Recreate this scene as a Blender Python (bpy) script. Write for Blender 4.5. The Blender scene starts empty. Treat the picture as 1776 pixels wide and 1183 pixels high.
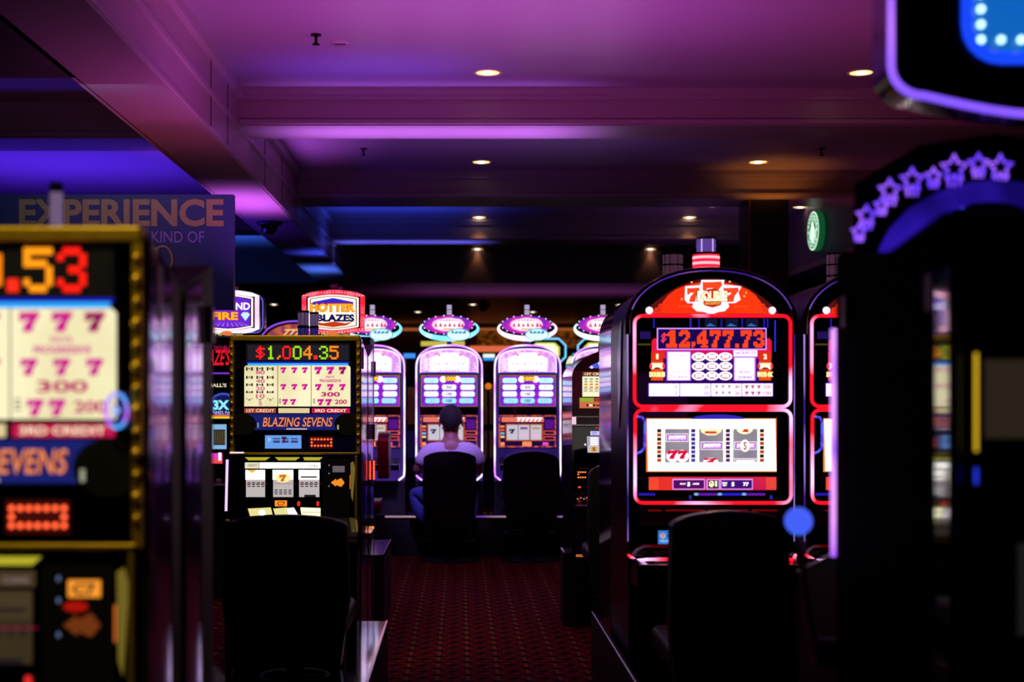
import bpy, bmesh, math, random
from mathutils import Vector, Matrix

random.seed(7)
PI = math.pi
F = 2400.0            # focal length in pixels of the 1776 px wide frame
CX, HY = 798.0, 692.0 # vanishing point of the room
EYE = 1.3
scene = bpy.context.scene
col = scene.collection

# ------------------------------------------------------------------ camera, world, exposure
cam_d = bpy.data.cameras.new('camera')
cam = bpy.data.objects.new('camera', cam_d)
col.objects.link(cam)
cam.location = (0, 0, EYE)
cam.rotation_euler = (PI / 2, 0, 0)
cam_d.sensor_width = 36.0
cam_d.lens = F / 1776 * 36
cam_d.shift_x = (888 - CX) / 1776
cam_d.shift_y = (HY - 591.5) / 1776
cam_d.clip_start = 0.05
cam_d.clip_end = 200
cam_d.dof.use_dof = True
cam_d.dof.focus_distance = 7.0
cam_d.dof.aperture_fstop = 2.4
scene.camera = cam
w = bpy.data.worlds.new('world'); scene.world = w; w.use_nodes = True
w.node_tree.nodes['Background'].inputs[0].default_value = (0.10, 0.05, 0.14, 1)
w.node_tree.nodes['Background'].inputs[1].default_value = 0.02
scene.view_settings.view_transform = 'Standard'
scene.view_settings.look = 'None'
scene.view_settings.exposure = 0.0
scene.view_settings.gamma = 1.0
scene.view_settings.use_curve_mapping = False


def lin(c):
    return tuple((v / 255 / 12.92) if v / 255 <= 0.04045 else ((v / 255 + 0.055) / 1.055) ** 2.4 for v in c)


def lamp(name, kind, loc, energy, color, size=0.5, rot=(0, 0, 0), size_y=None, spot=None):
    d = bpy.data.lights.new(name, kind)
    d.energy = energy; d.color = lin(color)
    if kind == 'AREA':
        d.size = size
        if size_y:
            d.shape = 'RECTANGLE'; d.size_y = size_y
    elif kind == 'SPOT':
        d.shadow_soft_size = size; d.spot_size = spot or 1.5; d.spot_blend = 0.7
    else:
        d.shadow_soft_size = size
    o = bpy.data.objects.new(name, d)
    o.location = loc; o.rotation_euler = rot
    col.objects.link(o)
    return o


UP = (PI, 0, 0)
LIGHTS = [
    # name, location, energy, colour, size x, size y, spread : unseen lamps added to tint the ceiling like glow from the machines
    ('pink_fill', (0.1, 7.3, 1.9), 52, (195, 90, 235), 2.6, 0.8, 2.6),
    ('magenta_fill', (2.9, 7.4, 1.9), 7, (230, 90, 150), 2.2, 0.8, 2.6),
    ('violet_fill', (0.2, 11.0, 2.15), 8, (160, 95, 255), 2.4, 0.6, 2.4),
    ('lavender_fill', (-0.2, 9.62, 2.45), 17, (165, 105, 255), 2.0, 0.25, 1.2),
    ('lilac_fill', (-0.6, 8.75, 2.6), 4, (95, 60, 255), 1.2, 0.2, 1.5),
    ('indigo_fill', (-3.6, 12.3, 2.0), 85, (78, 42, 255), 2.4, 1.4, 2.4),
    ('orchid_fill', (-1.72, 11.2, 2.05), 18, (175, 90, 255), 0.35, 1.0, 1.5),
    ('rose_fill', (-1.9, 7.9, 2.0), 2.6, (225, 95, 110), 0.8, 1.4, 2.2),
    ('blue_fill', (-0.8, 15.1, 2.6), 16, (50, 75, 255), 1.8, 0.3, 2.2),
    ('sapphire_fill', (-0.6, 16.35, 2.6), 9, (80, 95, 255), 1.7, 0.2, 1.0),
    ('azure_fill', (-3.3, 17.6, 2.1), 40, (50, 110, 255), 1.8, 0.5, 2.0),
    ('azure_beam_fill', (-1.72, 17.0, 2.2), 9, (60, 110, 255), 0.3, 0.8, 1.4),
    ('cyan_fill', (2.9, 17.6, 2.4), 3, (70, 120, 200), 1.0, 0.3, 2.0),
    ('mauve_fill', (1.2, 21.0, 1.9), 18, (165, 95, 190), 4.0, 0.6, 2.2),
    ('dusk_fill', (3.5, 12.6, 2.0), 2.5, (180, 90, 150), 1.6, 0.8, 2.4),
    ('bulkhead_fill', (2.6, 15.0, 2.0), 3.5, (150, 100, 210), 0.6, 0.8, 2.4),
]
for nm, loc, e, c, sx, sy, spr in LIGHTS:
    lamp(nm, 'AREA', loc, e, c, sx, UP, sy).data.spread = spr
# unseen warm spots added to brighten gold trim and chair, violet for the person
lamp('warm_spot_fill', 'SPOT', (-0.9, 1.5, 2.85), 55, (255, 228, 150), 0.12, (math.radians(28), 0, 0), None, 0.9)
lamp('warm_spot_fill', 'SPOT', (-0.75, 5.3, 2.85), 45, (255, 228, 150), 0.12, (math.radians(40), 0, 0), None, 0.7)
lamp('warm_spot_fill', 'SPOT', (0.9, 3.9, 3.3), 14, (255, 200, 150), 0.06, (math.radians(12), 0, 0), None, 0.4)
lamp('violet_seat_fill', 'SPOT', (-0.2, 9.4, 3.1), 420, (175, 140, 255), 0.1, (math.radians(42), 0, 0), None, 0.36)

# ------------------------------------------------------------------ materials
MATS = {}


def nt(name):
    m = bpy.data.materials.new(name); m.use_nodes = True
    t = m.node_tree
    return m, t, t.nodes['Principled BSDF']


def pb(name, c, rough=0.5, metal=0.0, coat=0.0, spec=0.5, noise=0.0, nscale=8.0, bump=0.0, trans=0.0):
    if name in MATS:
        return MATS[name]
    m, t, b = nt(name)
    b.inputs['Base Color'].default_value = (*lin(c), 1)
    b.inputs['Roughness'].default_value = rough
    b.inputs['Metallic'].default_value = metal
    b.inputs['Coat Weight'].default_value = coat
    b.inputs['Coat Roughness'].default_value = 0.04
    b.inputs['Specular IOR Level'].default_value = spec
    b.inputs['Transmission Weight'].default_value = trans
    if noise or bump:
        tc = t.nodes.new('ShaderNodeTexCoord')
        n = t.nodes.new('ShaderNodeTexNoise'); n.inputs['Scale'].default_value = nscale; n.inputs['Detail'].default_value = 4
        t.links.new(tc.outputs['Object'], n.inputs['Vector'])
        if noise:
            r = t.nodes.new('ShaderNodeMapRange')
            r.inputs['To Min'].default_value = max(0.02, rough - noise); r.inputs['To Max'].default_value = min(1, rough + noise)
            t.links.new(n.outputs['Fac'], r.inputs['Value']); t.links.new(r.outputs['Result'], b.inputs['Roughness'])
        if bump:
            bp = t.nodes.new('ShaderNodeBump'); bp.inputs['Strength'].default_value = bump; bp.inputs['Distance'].default_value = 0.01
            t.links.new(n.outputs['Fac'], bp.inputs['Height']); t.links.new(bp.outputs['Normal'], b.inputs['Normal'])
    MATS[name] = m
    return m


def em(c, s=1.0, big=False):
    """a lit surface: lamp, backlit glass, display or drawn reflection"""
    key = 'lit_%d_%d_%d_%s%s' % (*c, str(s).replace('.', 'p'), '_big' if big else '')
    if key in MATS:
        return MATS[key]
    m, t, b = nt(key)
    b.inputs['Base Color'].default_value = (0.02, 0.02, 0.02, 1)
    b.inputs['Roughness'].default_value = 0.25
    b.inputs['Emission Color'].default_value = (*lin(c), 1)
    b.inputs['Emission Strength'].default_value = s
    if not big:
        m.cycles.emission_sampling = 'NONE'
    MATS[key] = m
    return m


def em2(name, c1, c2, s, scale=9.0, lo=0.42, hi=0.6, big=True, stretch=(1, 1, 1), kind='noise'):
    """a lit tube or panel whose own colour runs between two hues"""
    if name in MATS:
        return MATS[name]
    m, t, b = nt(name)
    b.inputs['Base Color'].default_value = (0.02, 0.02, 0.02, 1)
    tc = t.nodes.new('ShaderNodeTexCoord'); mp = t.nodes.new('ShaderNodeMapping')
    mp.inputs['Scale'].default_value = stretch
    t.links.new(tc.outputs['Object'], mp.inputs['Vector'])
    if kind == 'noise':
        n = t.nodes.new('ShaderNodeTexNoise'); n.inputs['Scale'].default_value = scale; n.inputs['Detail'].default_value = 1.0
    else:
        n = t.nodes.new('ShaderNodeTexWave'); n.inputs['Scale'].default_value = scale; n.inputs['Distortion'].default_value = 0.0
        n.bands_direction = kind
    t.links.new(mp.outputs['Vector'], n.inputs['Vector'])
    cr = t.nodes.new('ShaderNodeValToRGB')
    cr.color_ramp.elements[0].position = lo; cr.color_ramp.elements[0].color = (*lin(c1), 1)
    cr.color_ramp.elements[1].position = hi; cr.color_ramp.elements[1].color = (*lin(c2), 1)
    t.links.new(n.outputs['Fac'], cr.inputs['Fac'])
    t.links.new(cr.outputs['Color'], b.inputs['Emission Color'])
    b.inputs['Emission Strength'].default_value = s
    if not big:
        m.cycles.emission_sampling = 'NONE'
    MATS[name] = m
    return m


BLK = pb('black_lacquer', (9, 8, 11), 0.22, 0, 0.5)
MATTE = pb('black_matte_laminate', (10, 9, 12), 0.55, noise=0.1)
GLS = pb('black_glass', (3, 3, 5), 0.04, 0, 0.0, 0.5)
PURPLE_SIDE = pb('glossy_purple_black_side', (190, 130, 235), 0.11, 0.8, 0.4, 0.6)
MIRROR = pb('mirror_chrome', (200, 200, 205), 0.05, 1.0)
CHROME = pb('brushed_chrome', (190, 188, 195), 0.18, 1.0)
PLATE = pb('polished_steel_plate', (190, 185, 200), 0.09, 1.0)
GOLD = pb('gold_trim', (245, 205, 60), 0.38, 0.85, noise=0.08, nscale=60)
VINYL = pb('black_vinyl', (7, 6, 8), 0.5, 0, 0, 0.25, bump=0.1, nscale=90)
REDVINYL = pb('red_vinyl', (120, 8, 14), 0.35, 0, 0, 0.5)
ROSEPLASTIC = pb('smoked_rose_plastic', (150, 95, 130), 0.15, 0, 0.6)
DARKLAM = pb('near_black_laminate', (4, 4, 5), 0.9, 0, 0, 0.04)
SIDEB = pb('violet_black_side', (34, 20, 60), 0.32, 0.3, 0.0, 0.5)
LILAC = pb('pale_lilac_sheen', (225, 180, 230), 0.4)


# ------------------------------------------------------------------ mesh builder
GL = {}


def glyphs(s, off=0.0, shear=0.0):
    k = (s, off, shear)
    if k not in GL:
        cu = bpy.data.curves.new('txt', 'FONT'); cu.body = s; cu.size = 1.0; cu.offset = off; cu.shear = shear
        cu.resolution_u = 3; cu.fill_mode = 'FRONT'
        ob = bpy.data.objects.new('txt', cu)
        me = bpy.data.meshes.new_from_object(ob)
        vs = [(v.co.x, v.co.y) for v in me.vertices]
        fs = [tuple(p.vertices) for p in me.polygons]
        bpy.data.objects.remove(ob); bpy.data.curves.remove(cu); bpy.data.meshes.remove(me)
        x0 = min(v[0] for v in vs); x1 = max(v[0] for v in vs); y0 = min(v[1] for v in vs); y1 = max(v[1] for v in vs)
        GL[k] = ([((x - x0) / (x1 - x0), (y - y0) / (y1 - y0)) for x, y in vs], fs)
    return GL[k]


DOTS = {
    '0': '01110 10001 10001 10001 10001 10001 01110', '1': '00100 01100 00100 00100 00100 00100 01110',
    '2': '01110 10001 00001 00110 01000 10000 11111', '3': '01110 10001 00001 00110 00001 10001 01110',
    '4': '00010 00110 01010 10010 11111 00010 00010', '5': '11111 10000 11110 00001 00001 10001 01110',
    '7': '11111 00001 00010 00100 00100 01000 01000', '$': '00100 01111 10100 01110 00101 11110 00100',
    ',': '00 00 00 00 00 01 10', '.': '00 00 00 00 00 11 11',
    '9': '01110 10001 10001 01111 00001 10001 01110',
}
SLAB = {
    '$': '0010 0111 1010 0110 0101 1110 0100 0000 0000',
    '1': '001110 011110 111110 001110 001110 001110 001110 111111 111111',
    '2': '011110 111111 110011 000011 000110 001100 011011 111111 111111',
    '4': '000110 001110 011110 110110 110110 111111 111111 000110 001111',
    '7': '111111 111111 110011 000110 000110 001100 001100 011100 011100',
    '3': '011110 111111 110011 000011 001110 000011 110011 111111 011110',
    ',': '00 00 00 00 00 00 11 11 10', '.': '00 00 00 00 00 00 00 11 11',
}
SEVEN = [(0.0, 1.0), (0.12, 0.96), (0.95, 1.0), (1.0, 0.78), (0.74, 0.44), (0.64, 0.0), (0.14, 0.0), (0.26, 0.38), (0.52, 0.64), (0.24, 0.62), (0.14, 0.5), (0.0, 0.5)]


class MB:
    def __init__(self, cx=0.0, s=1.0, y=0.0):
        self.v = []; self.f = []; self.m = []; self.mats = []; self.sm = []
        self.cx, self.s, self.y = cx, s, y

    def mi(self, m):
        if m not in self.mats:
            self.mats.append(m)
        return self.mats.index(m)

    def add(self, vs, fs, m, smooth=False):
        b = len(self.v); self.v += [tuple(v) for v in vs]; i = self.mi(m)
        for f in fs:
            self.f.append(tuple(b + k for k in f)); self.m.append(i); self.sm.append(smooth)

    def box(self, x0, x1, y0, y1, z0, z1, m):
        vs = [(x, y, z) for x in (x0, x1) for y in (y0, y1) for z in (z0, z1)]
        self.add(vs, [(0, 1, 3, 2), (4, 6, 7, 5), (0, 4, 5, 1), (2, 3, 7, 6), (0, 2, 6, 4), (1, 5, 7, 3)], m)

    def prism(self, pts, y0, y1, m, m2=None, smooth=False):
        """outline in x,z (counter clockwise seen from -y), extruded along y"""
        n = len(pts)
        vs = [(p[0], y0, p[1]) for p in pts] + [(p[0], y1, p[1]) for p in pts]
        self.add(vs, [tuple(range(n)), tuple(range(2 * n - 1, n - 1, -1))], m)
        self.add(vs, [(i, n + i, n + (i + 1) % n, (i + 1) % n) for i in range(n)], m2 or m, smooth)

    def prismx(self, pts, x0, x1, m):
        """outline in y,z extruded along x"""
        n = len(pts)
        vs = [(x0, p[0], p[1]) for p in pts] + [(x1, p[0], p[1]) for p in pts]
        self.add(vs, [tuple(range(n))[::-1], tuple(range(n, 2 * n))], m)
        self.add(vs, [(i, (i + 1) % n, n + (i + 1) % n, n + i) for i in range(n)], m)

    def tube(self, path, r, m, closed=False, k=8, cap=True):
        P = [Vector(p) for p in path]; n = len(P); rings = []
        up = None
        R = r if isinstance(r, (list, tuple)) else [r] * n
        for i in range(n):
            if closed:
                t = (P[(i + 1) % n] - P[i - 1])
            else:
                t = P[min(i + 1, n - 1)] - P[max(i - 1, 0)]
            t.normalize()
            if up is None:
                a = Vector((0, 1, 0)) if abs(t.y) < 0.9 else Vector((0, 0, 1))
                up = (a - t * a.dot(t)).normalized()
            else:
                up = (up - t * up.dot(t)).normalized()
            sd = t.cross(up)
            rings.append([P[i] + (up * math.cos(2 * PI * j / k) + sd * math.sin(2 * PI * j / k)) * R[i] for j in range(k)])
        vs = [v for rg in rings for v in rg]
        fs = []
        for i in range(n if closed else n - 1):
            a, b = i * k, ((i + 1) % n) * k
            for j in range(k):
                fs.append((a + j, a + (j + 1) % k, b + (j + 1) % k, b + j))
        self.add(vs, fs, m, True)
        if cap and not closed:
            self.add(rings[0], [tuple(range(k))[::-1]], m); self.add(rings[-1], [tuple(range(k))], m)

    def lathe(self, prof, c, m, k=24, axis='z'):
        """prof: (radius, height)"""
        vs = []
        for r, h in prof:
            for j in range(k):
                a = 2 * PI * j / k
                if axis == 'z':
                    vs.append((c[0] + r * math.cos(a), c[1] + r * math.sin(a), c[2] + h))
                elif axis == 'y':
                    vs.append((c[0] + r * math.cos(a), c[1] - h, c[2] + r * math.sin(a)))
                else:
                    vs.append((c[0] + h, c[1] + r * math.cos(a), c[2] + r * math.sin(a)))
        fs = [(i * k + j, i * k + (j + 1) % k, (i + 1) * k + (j + 1) % k, (i + 1) * k + j) for i in range(len(prof) - 1) for j in range(k)]
        self.add(vs, fs, m, True)
        if prof[0][0] > 1e-6: self.add(vs[:k], [tuple(range(k))[::-1]], m)
        if prof[-1][0] > 1e-6: self.add(vs[-k:], [tuple(range(k))], m)

    def ball(self, c, r, m, k=10):
        self.lathe([(max(1e-5, r * math.sin(PI * i / k)), -r * math.cos(PI * i / k)) for i in range(k + 1)], c, m, 2 * k)

    # --- printed and lit artwork on the face of a machine, measured in photograph pixels
    def X(self, px): return (px - self.cx) / self.s
    def Z(self, py): return EYE - (py - HY) / self.s
    def yl(self, layer): return self.y - layer * 0.0012

    def poly(self, pts, layer, m):
        pp = [(self.X(a), self.yl(layer), self.Z(b)) for a, b in pts]
        ar = sum(pp[i][0] * pp[(i + 1) % len(pp)][2] - pp[(i + 1) % len(pp)][0] * pp[i][2] for i in range(len(pp)))
        if ar < 0: pp = pp[::-1]
        self.add(pp, [tuple(range(len(pp)))], m)

    def R(self, x0, y0, x1, y1, layer, m):
        self.poly([(x0, y0), (x0, y1), (x1, y1), (x1, y0)], layer, m)

    def O(self, x0, y0, x1, y1, t, layer, m):
        """rectangular outline"""
        self.R(x0, y0, x1, y0 + t, layer, m); self.R(x0, y1 - t, x1, y1, layer, m)
        self.R(x0, y0 + t, x0 + t, y1 - t, layer, m); self.R(x1 - t, y0 + t, x1, y1 - t, layer, m)

    def E(self, x, y, rx, ry, layer, m, k=20, a0=0, a1=2 * PI):
        self.poly([(x + rx * math.cos(a0 + (a1 - a0) * i / k), y + ry * math.sin(a0 + (a1 - a0) * i / k)) for i in range(k if a1 - a0 > 6.28 else k + 1)], layer, m)

    def T(self, s, x0, y0, x1, y1, layer, m, off=0.02, shear=0.0):
        vs, fs = glyphs(s, off, shear)
        pts = [(self.X(x0 + (x1 - x0) * u), self.yl(layer), self.Z(y1 + (y0 - y1) * v)) for u, v in vs]
        self.add(pts, fs, m)

    def seven(self, x0, y0, x1, y1, layer, m, outline=None):
        if outline:
            g = (x1 - x0) * 0.12
            self.poly([(x0 - g + (x1 - x0 + 2 * g) * u, y1 + g + (y0 - y1 - 2 * g) * v) for u, v in SEVEN], layer - 1, outline)
        self.poly([(x0 + (x1 - x0) * u, y1 + (y0 - y1) * v) for u, v in SEVEN], layer, m)

    def dots(self, s, x0, y0, x1, y1, layer, cols, font=DOTS, fill=0.78, gap=1):
        W = sum(len(font[c].split()[0]) + gap for c in s) - gap
        rows = len(font[s[0]].split()); dx = (x1 - x0) / W; dy = (y1 - y0) / rows
        u = 0
        for i, c in enumerate(s):
            rws = font[c].split(); mt = cols[i % len(cols)]
            for r, row in enumerate(rws):
                for k, b in enumerate(row):
                    if b == '1':
                        a = x0 + (u + k) * dx; bb = y0 + r * dy
                        self.R(a, bb, a + dx * fill, bb + dy * fill, layer, mt)
            u += len(rws[0]) + gap

    def build(self, name, parent=None, bevel=0.0):
        me = bpy.data.meshes.new(name); me.from_pydata(self.v, [], self.f)
        for m in self.mats: me.materials.append(m)
        me.polygons.foreach_set('material_index', self.m)
        me.polygons.foreach_set('use_smooth', self.sm)
        me.update()
        o = bpy.data.objects.new(name, me); col.objects.link(o)
        if parent is not None: o.parent = parent
        if bevel:
            b = o.modifiers.new('bevel', 'BEVEL'); b.width = bevel; b.segments = 3; b.limit_method = 'ANGLE'; b.angle_limit = 0.6
        return o


def tag(o, label=None, cat=None, group=None, kind=None):
    if label: o['label'] = label
    if cat: o['category'] = cat
    if group: o['group'] = group
    if kind: o['kind'] = kind
    return o


def thing(name, label, cat, loc=(0, 0, 0), rz=0, group=None):
    o = bpy.data.objects.new(name, None); col.objects.link(o)
    o.location = loc; o.rotation_euler = (0, 0, rz); o.empty_display_size = 0.1
    return tag(o, label, cat, group)


def copy_tree(o, loc, rz=0, label=None, group=None):
    r = o.copy(); col.objects.link(r); r.location = loc; r.rotation_euler = (0, 0, rz)
    if label: r['label'] = label
    if group: r['group'] = group
    for ch in list(o.children):
        c = ch.copy(); col.objects.link(c); c.parent = r
        for g in list(ch.children):
            d = g.copy(); col.objects.link(d); d.parent = c
    return r


def sup(cx, cy, a, b, n=2.0, k=24, a0=0.0, a1=PI):
    """superellipse arc in (x, z), from right to left over the top"""
    out = []
    for i in range(k + 1):
        t = a0 + (a1 - a0) * i / k
        c, s = math.cos(t), math.sin(t)
        out.append((cx + a * math.copysign(abs(c) ** (2 / n), c), cy + b * abs(s) ** (2 / n)))
    return out


def rrect(x0, x1, z0, z1, r, k=5):
    out = []
    for cx, cz, a in ((x1 - r, z1 - r, 0), (x0 + r, z1 - r, PI / 2), (x0 + r, z0 + r, PI), (x1 - r, z0 + r, 1.5 * PI)):
        for i in range(k + 1):
            t = a + PI / 2 * i / k
            out.append((cx + r * math.cos(t), cz + r * math.sin(t)))
    return out


# ------------------------------------------------------------------ the room
def paint_mat(name, c, rough=0.3, coat=0.0, bump=0.03):
    m = pb(name, c, rough, 0, coat, 0.5, noise=0.06, nscale=3, bump=bump)
    return m


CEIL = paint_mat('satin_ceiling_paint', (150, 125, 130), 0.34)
BEAMP = paint_mat('satin_beam_paint', (160, 128, 122), 0.36)
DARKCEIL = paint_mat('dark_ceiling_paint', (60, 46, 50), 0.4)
WALLM = paint_mat('dark_wall_paint', (34, 24, 30), 0.5)
MOULD = paint_mat('moulding_paint', (165, 135, 130), 0.3)

m, t, b = nt('patterned_red_carpet')
tc = t.nodes.new('ShaderNodeTexCoord')
sep = t.nodes.new('ShaderNodeSeparateXYZ'); t.links.new(tc.outputs['Object'], sep.inputs[0])


def mth(op, a, bb=None, c=None):
    n = t.nodes.new('ShaderNodeMath'); n.operation = op
    for i, v in enumerate((a, bb, c)):
        if v is None: continue
        if isinstance(v, (int, float)): n.inputs[i].default_value = v
        else: t.links.new(v, n.inputs[i])
    return n.outputs[0]


x, y = sep.outputs[0], sep.outputs[1]
sx = mth('SINE', mth('MULTIPLY', x, 88)); sx2 = mth('SINE', mth('MULTIPLY', x, 44)); sy = mth('SINE', mth('MULTIPLY', y, 40))
sy2 = mth('SINE', mth('ADD', mth('MULTIPLY', y, 40), 1.57))
dia = mth('MULTIPLY', sx, sy)
dots_ = mth('GREATER_THAN', dia, 0.35)
dark_ = mth('GREATER_THAN', mth('MULTIPLY', mth('MULTIPLY', sx2, sy2), -1), 0.45)
line_ = mth('MULTIPLY', mth('GREATER_THAN', sx2, 0.93), mth('GREATER_THAN', sy2, -0.3))
mx1 = t.nodes.new('ShaderNodeMix'); mx1.data_type = 'RGBA'; mx1.inputs['A'].default_value = (*lin((92, 14, 18)), 1); mx1.inputs['B'].default_value = (*lin((130, 32, 26)), 1)
mx2 = t.nodes.new('ShaderNodeMix'); mx2.data_type = 'RGBA'; mx2.inputs['B'].default_value = (*lin((25, 6, 14)), 1)
mx3 = t.nodes.new('ShaderNodeMix'); mx3.data_type = 'RGBA'; mx3.inputs['B'].default_value = (*lin((140, 95, 48)), 1)
t.links.new(dots_, mx1.inputs['Factor']); t.links.new(mx1.outputs['Result'], mx2.inputs['A']); t.links.new(dark_, mx2.inputs['Factor'])
t.links.new(mx2.outputs['Result'], mx3.inputs['A']); t.links.new(line_, mx3.inputs['Factor'])
t.links.new(mx3.outputs['Result'], b.inputs['Base Color']); b.inputs['Roughness'].default_value = 0.95
b.inputs['Specular IOR Level'].default_value = 0.1
CARPET = m


def struct(name, mb):
    return tag(mb.build(name), kind='structure')


XL, XR, YN, YF = -9.0, 8.0, -2.5, 30.0
bm_ = MB(); bm_.box(XL, XR, YN, YF, -0.1, 0.0, CARPET); struct('floor', bm_)
c_ = MB()
c_.box(-1.497, XR, YN, 19.4, 3.4, 3.5, CEIL)
c_.box(XL, -1.907, 6.86, 19.4, 3.4, 3.5, CEIL)
struct('ceiling', c_)
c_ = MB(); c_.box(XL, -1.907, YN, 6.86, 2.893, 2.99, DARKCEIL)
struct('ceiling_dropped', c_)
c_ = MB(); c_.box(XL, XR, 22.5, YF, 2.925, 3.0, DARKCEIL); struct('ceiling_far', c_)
# long beam
c_ = MB(); c_.box(-1.907, -1.497, YN, 19.4, 2.893, 3.5, BEAMP)
c_.box(-1.502, -1.485, YN, 19.4, 2.905, 2.925, MOULD)
c_.box(-1.502, -1.48, YN, 19.4, 3.12, 3.15, MOULD)
c_.box(-1.502, -1.455, YN, 19.4, 3.33, 3.4, MOULD)
c_.box(-1.93, -1.9, YN, 19.4, 2.893, 2.915, MOULD)
for yy in (8.3, 8.9, 10.6, 11.6, 12.6):
    c_.box(-1.4985, -1.493, yy, yy + 0.012, 2.93, 3.33, DARKCEIL)
struct('trim_1', c_)


def crossbeam(i, x0, x1, y0, y1, zb, zt=3.5):
    c = MB(); c.box(x0, x1, y0, y1, zb, zt, BEAMP)
    ztop = 3.4
    c.box(x0, x1, y0 - 0.05, y0 + 0.01, ztop - 0.045, ztop, MOULD)
    c.box(x0, x1, y0 - 0.03, y0 + 0.01, ztop - 0.075, ztop - 0.045, MOULD)
    c.box(x0, x1, y0 - 0.02, y0 + 0.01, zb + 0.012, zb + 0.04, MOULD)
    c.box(x0, x1, y1 - 0.01, y1 + 0.05, ztop - 0.05, ztop, MOULD)
    struct('trim_%d' % i, c)


crossbeam(2, -1.497, XR, 5.85, 6.35, 3.153)
crossbeam(3, -1.497, XR, 9.385, 9.85, 3.153)
crossbeam(4, -1.497, XR, 12.75, 13.35, 3.153)
crossbeam(5, -1.497, XR, 16.1, 16.6, 3.153)
crossbeam(6, XL, -1.907, 9.84, 10.34, 3.153)
crossbeam(7, XL, -1.907, 15.2, 15.7, 3.153)
c_ = MB(); c_.box(XL, XR, 19.4, 22.5, 2.925, 3.5, paint_mat('soffit_paint', (120, 92, 100), 0.4)); struct('trim_8', c_)
# walls
c_ = MB(); c_.box(XL - 0.1, XL, YN, YF, 0, 3.5, WALLM); struct('wall_left', c_)
c_ = MB(); c_.box(XR, XR + 0.1, YN, YF, 0, 3.5, WALLM); struct('wall_right', c_)
c_ = MB(); c_.box(XL, XR, YF, YF + 0.1, 0, 3.5, WALLM); struct('wall_far', c_)
c_ = MB(); c_.box(XL, XR, YN - 0.1, YN, 0, 3.5, WALLM); struct('wall_near', c_)
c_ = MB(); c_.box(XL, XR, YF - 0.04, YF, 0, 0.14, MOULD); struct('baseboard_far', c_)
# bulkhead on the right that carries the round sign
c_ = MB(); c_.box(3.79, XR, 13.36, 19.4, 2.70, 3.4, paint_mat('bulkhead_paint', (120, 95, 120), 0.45))
c_.box(3.76, 3.79, 13.36, 19.4, 2.70, 2.76, MOULD)
struct('wall_right_bulkhead', c_)


# pillar
p_ = thing('pillar', 'dark square pillar standing behind the red seven machine', 'pillar', (2.86, 13.05, 0)); p_['kind'] = 'structure'
c_ = MB(); c_.box(-0.19, 0.19, -0.2, 0.2, 0, 3.153, pb('dark_bronze_laminate', (26, 18, 18), 0.3)); c_.build('shaft', p_)
c_ = MB(); c_.box(-0.185, -0.165, -0.212, -0.2, 0, 3.15, pb('bronze_strip', (150, 110, 100), 0.3, 0.9)); c_.build('corner_strip', p_)

# ceiling fittings ---------------------------------------------------------
dl = thing('downlight', 'round recessed downlight, nearest of the middle row', 'light', (0, 0, 0), 0, 'recessed ceiling downlights')
q = MB(); q.lathe([(0.075, 0.0), (0.092, -0.006), (0.095, 0.0)], (0, 0, 0), pb('downlight_trim', (230, 190, 120), 0.4)); q.build('trim_ring', dl)
q = MB(); q.lathe([(0.0001, -0.0015), (0.075, -0.002)], (0, 0, 0), em((255, 214, 140), 1.6)); q.build('reflector', dl)
q = MB(); q.lathe([(0.0001, -0.008), (0.03, -0.007), (0.035, -0.003)], (0, 0, 0), em((255, 245, 225), 5.0)); q.build('bulb', dl)
hh = 2.1
spots = []
for i, py in enumerate((126, 281, 377, 432)):
    Y = F * hh / (HY - py)
    for j, px in enumerate(((846, 1494), (835, 1315), (831, 1196), (828, 1128))[i]):
        spots.append(((px - CX) / F * Y, Y, 3.4, 'row %d' % i, j))
ORD = ['nearest', 'second', 'third', 'farthest']
first = True
for k, (X, Y, Z, _, j) in enumerate(spots):
    lab = 'round recessed warm downlight, %s of the %s row across the ceiling bays' % (ORD[k // 2], ('left', 'right')[j])
    if first:
        dl.location = (X, Y, Z); dl['label'] = lab; first = False
    else:
        copy_tree(dl, (X, Y, Z), 0, lab)
far = [(475, 528), (725, 541), (820, 528), (553, 521), (924, 541), (1074, 529), (1237, 357), (1388, 359)]
farlab = ['small downlight above the diamond sign in the far dark ceiling', 'small downlight in the far ceiling left of the second oval sign',
          'small downlight in the far ceiling just right of the second lamp post', 'tiny downlight in the far ceiling above the leftmost oval sign',
          'small downlight in the far ceiling beside the third oval lamp post', 'small downlight in the far ceiling near the arched red machine',
          'small downlight just left of the dark pillar top', 'small downlight just left above the round green sign']
for (px, py), lb in zip(far, farlab):
    h = 1.625 if py > 500 else 2.1
    Y = F * h / (HY - py)
    copy_tree(dl, ((px - CX) / F * Y, Y, EYE + h), 0, lab if False else lb)
for k, (X, Y, Z, _, j) in enumerate(spots):
    lamp('downlight_beam', 'SPOT', (X, Y, Z - 0.02), 5, (255, 190, 120), 0.05, (0, 0, 0), None, 1.3)
lamp('downlight_beam', 'SPOT', (0.2, 8.2, 2.85), 4.3, (255, 150, 110), 0.08, (0, 0, 0), None, 1.35)
lamp('downlight_beam', 'SPOT', (0.25, 5.3, 3.2), 4.3, (255, 150, 110), 0.08, (0, 0, 0), None, 1.2)
# warm light at head of pillar
lamp('pillar_uplight', 'SPOT', (2.86, 12.55, 2.8), 8, (255, 170, 60), 0.04, (PI, 0, 0), None, 1.9)

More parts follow.
